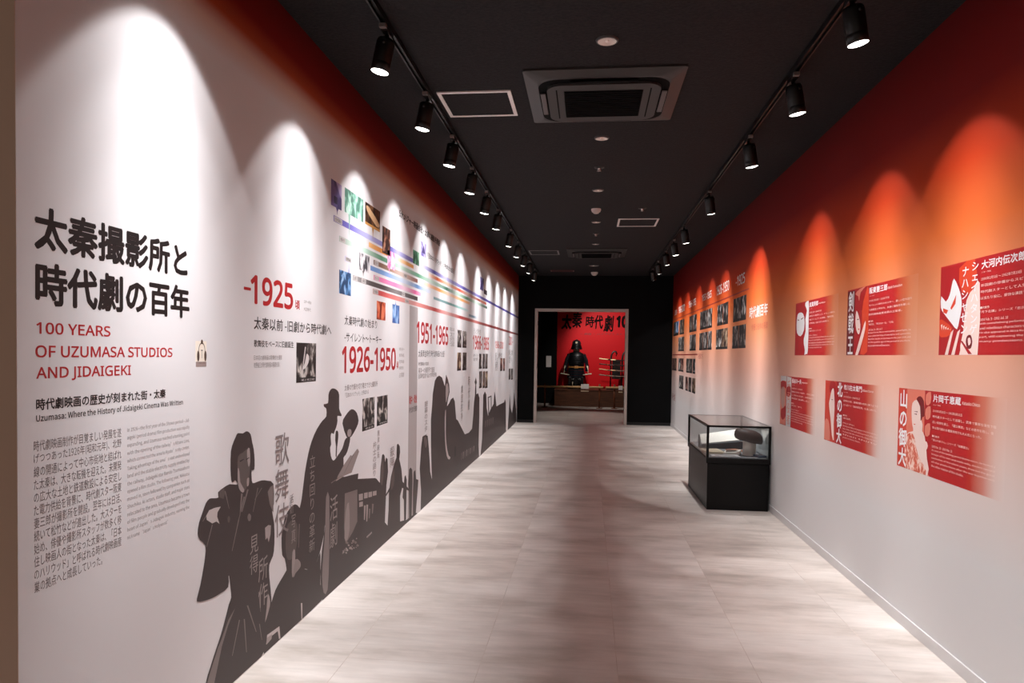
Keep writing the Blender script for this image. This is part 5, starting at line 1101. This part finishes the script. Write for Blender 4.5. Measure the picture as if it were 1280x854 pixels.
# barrier rails
BAM = mat('bamboo', rgb(206, 160, 108), .5); PST = mat('brown_post', rgb(120, 66, 38), .5)
def barrier(x0, x1, posts, y, label):
    o = empty('barrier_rail', ((x0+x1)/2, y, 0)); tag(o, label, 'barrier', 'bamboo barriers in front of the platform'); cx = (x0+x1)/2
    bm = bmesh.new(); n = 14
    add_tube(bm, [(x0-cx+(x1-x0)*k/n, 0, .575) for k in range(n+1)], .03, 12, [.031 if k % 3 == 0 else .028 for k in range(n+1)]); bmobj('bamboo_pole', bm, BAM, o, smooth=True)
    for p in posts:
        bm = bmesh.new(); add_tube(bm, [(p-cx, .055, .0), (p-cx, .055, .66)], .025, 10); bmobj('post', bm, PST, o, smooth=True)
        lathe('foot', [(0, 0), (.085, 0), (.085, .012), (.03, .02), (0, .02)], PST, o, org=(p-cx, .055, 0))
        bm = bmesh.new(); add_box(bm, p-cx-.012, p-cx+.012, -.03, .06, .53, .548); bmobj('bracket', bm, PST, o)
barrier(-1.55, .40, (-1.19, .30), 19.80, 'long bamboo barrier rail in front of the armour')
barrier(.46, 2.0, (.70, 1.9), 19.82, 'bamboo barrier rail in front of the swords, partly behind the door frame')
CARD = mat('white_card', rgb(232, 224, 220), .6)
def card(x, w, z0, z1, y, label):
    o = empty('notice_card', (x, y, 0)); tag(o, label, 'notice', 'white notices hung on the bamboo rails')
    box('sheet', -w/2, w/2, -.046, -.040, z0, z1, CARD, o)
    box('lower_strip', -w/2, w/2, -.046, -.040, z0-.075, z0-.045, mat('cream_strip', rgb(214, 190, 160), .6), o)
    bm = bmesh.new(); add_box(bm, -w/2+.02, -w/2+.03, -.041, -.032, z1-.03, z1-.02); add_box(bm, w/2-.03, w/2-.02, -.041, -.032, z1-.03, z1-.02); add_box(bm, -.006, .006, -.044, -.038, z0-.045, z0); bmobj('hook', bm, BLACKM, o)
card(-.10, .215, .53, .66, 19.80, 'white notice card on the rail in front of the armour')
card(.86, .11, .52, .63, 19.82, 'small white notice card on the rail in front of the swords')
o = empty('wall_notice', (-1.19, 21.577, 1.08)); tag(o, 'white sheet of paper on the black wall left of the red backdrop', 'notice')
box('sheet', -.075, .075, -.006, 0, 0, .33, CARD, o)
# unseen track and lamps added to light the far room
track(.0, 17.6, 20.9, 'added unseen black lighting track on the ceiling of the far room')
def added_far_spot(x, y, tx, ty, tz, w, label):
    o = empty('track_spotlight', (x, y, H-.034)); tag(o, label, 'spotlight', 'added spotlights in the far room')
    d = (Vector((tx, ty, tz))-Vector((x, y, H-.1))).normalized(); A = Vector((0, 0, -.05))
    bm = bmesh.new(); add_box(bm, -.016, .016, -.06, .06, -.03, -.0005, .003); bmobj('adaptor', bm, BLACKM, o)
    lathe('housing', [(0, 0), (.044, .004), (.047, .02), (.047, .165), (.043, .165), (.042, .15)], BLACKM, o, d, A)
    lathe('lens', [(.042, .154), (0, .158)], LENS, o, d, A)
    tube('joint', [(0, 0, -.025), A+d*.03], .011, BLACKM, o)
    li = bpy.data.lights.new('spot_beam', 'SPOT'); li.energy = w; li.spot_size = math.radians(70); li.spot_blend = .6; li.shadow_soft_size = .04; li.color = (1, .94, .88)
    lo = bpy.data.objects.new('spot_beam', li); COL.objects.link(lo); lo.parent = o; lo.location = A+d*.18; lo.rotation_euler = d.to_track_quat('-Z', 'Y').to_euler()
added_far_spot(.0, 19.3, .6, 21.5, 1.7, SPOT_FAR, 'added unseen black spotlight in the far room aimed at the calligraphy')
added_far_spot(.0, 18.2, .4, 20.9, 1.0, SPOT_FAR*.8, 'added unseen black spotlight in the far room aimed at the swords and armour')
added_far_spot(.0, 17.8, -.15, 17.2, .0, SPOT_FAR*.5, 'added unseen black spotlight in the far room brightening the floor behind the doorway')  # added lamp, there only to brighten this floor

# ------------------------------------------------------------------ parts of parts
def base(o): return o.name.split('.')[0]
SUB = {'eye': 'face', 'eyebrow': 'face', 'lips': 'face', 'mouth': 'face', 'brow': 'face', 'cheek': 'face', 'jaw': 'face', 'lens': 'housing', 'locking_tab': 'adaptor', 'intake_grille': 'centre_cover', 'cover_seam': 'centre_cover',
       'kimono_pattern': 'kimono', 'sleeve_fleck': 'sleeve', 'seal_light': 'seal', 'page_line': 'script_book', 'bulb': 'reflector', 'screen_light': 'dark_screen', 'cuirass_plates': 'cuirass', 'crest_disc': 'helmet_bowl', 'moustache': 'face_mask',
       'caption': 'picture', 'doorway': 'picture', 'hill': 'picture', 'studio_block': 'picture', 'ground': 'picture', 'tower': 'picture', 'pale_figure': 'picture', 'pole': 'picture', 'shin_plate': 'shin_guard', 'forearm_splint': 'sleeve'}
for t in [o for o in bpy.data.objects if o.parent is None and o.children]:
    kids = list(t.children)
    for k_ in kids:
        host = next((q for q in kids if base(q) == SUB.get(base(k_)) and q is not k_ and q.type == 'MESH'), None)
        if host: k_.parent = host
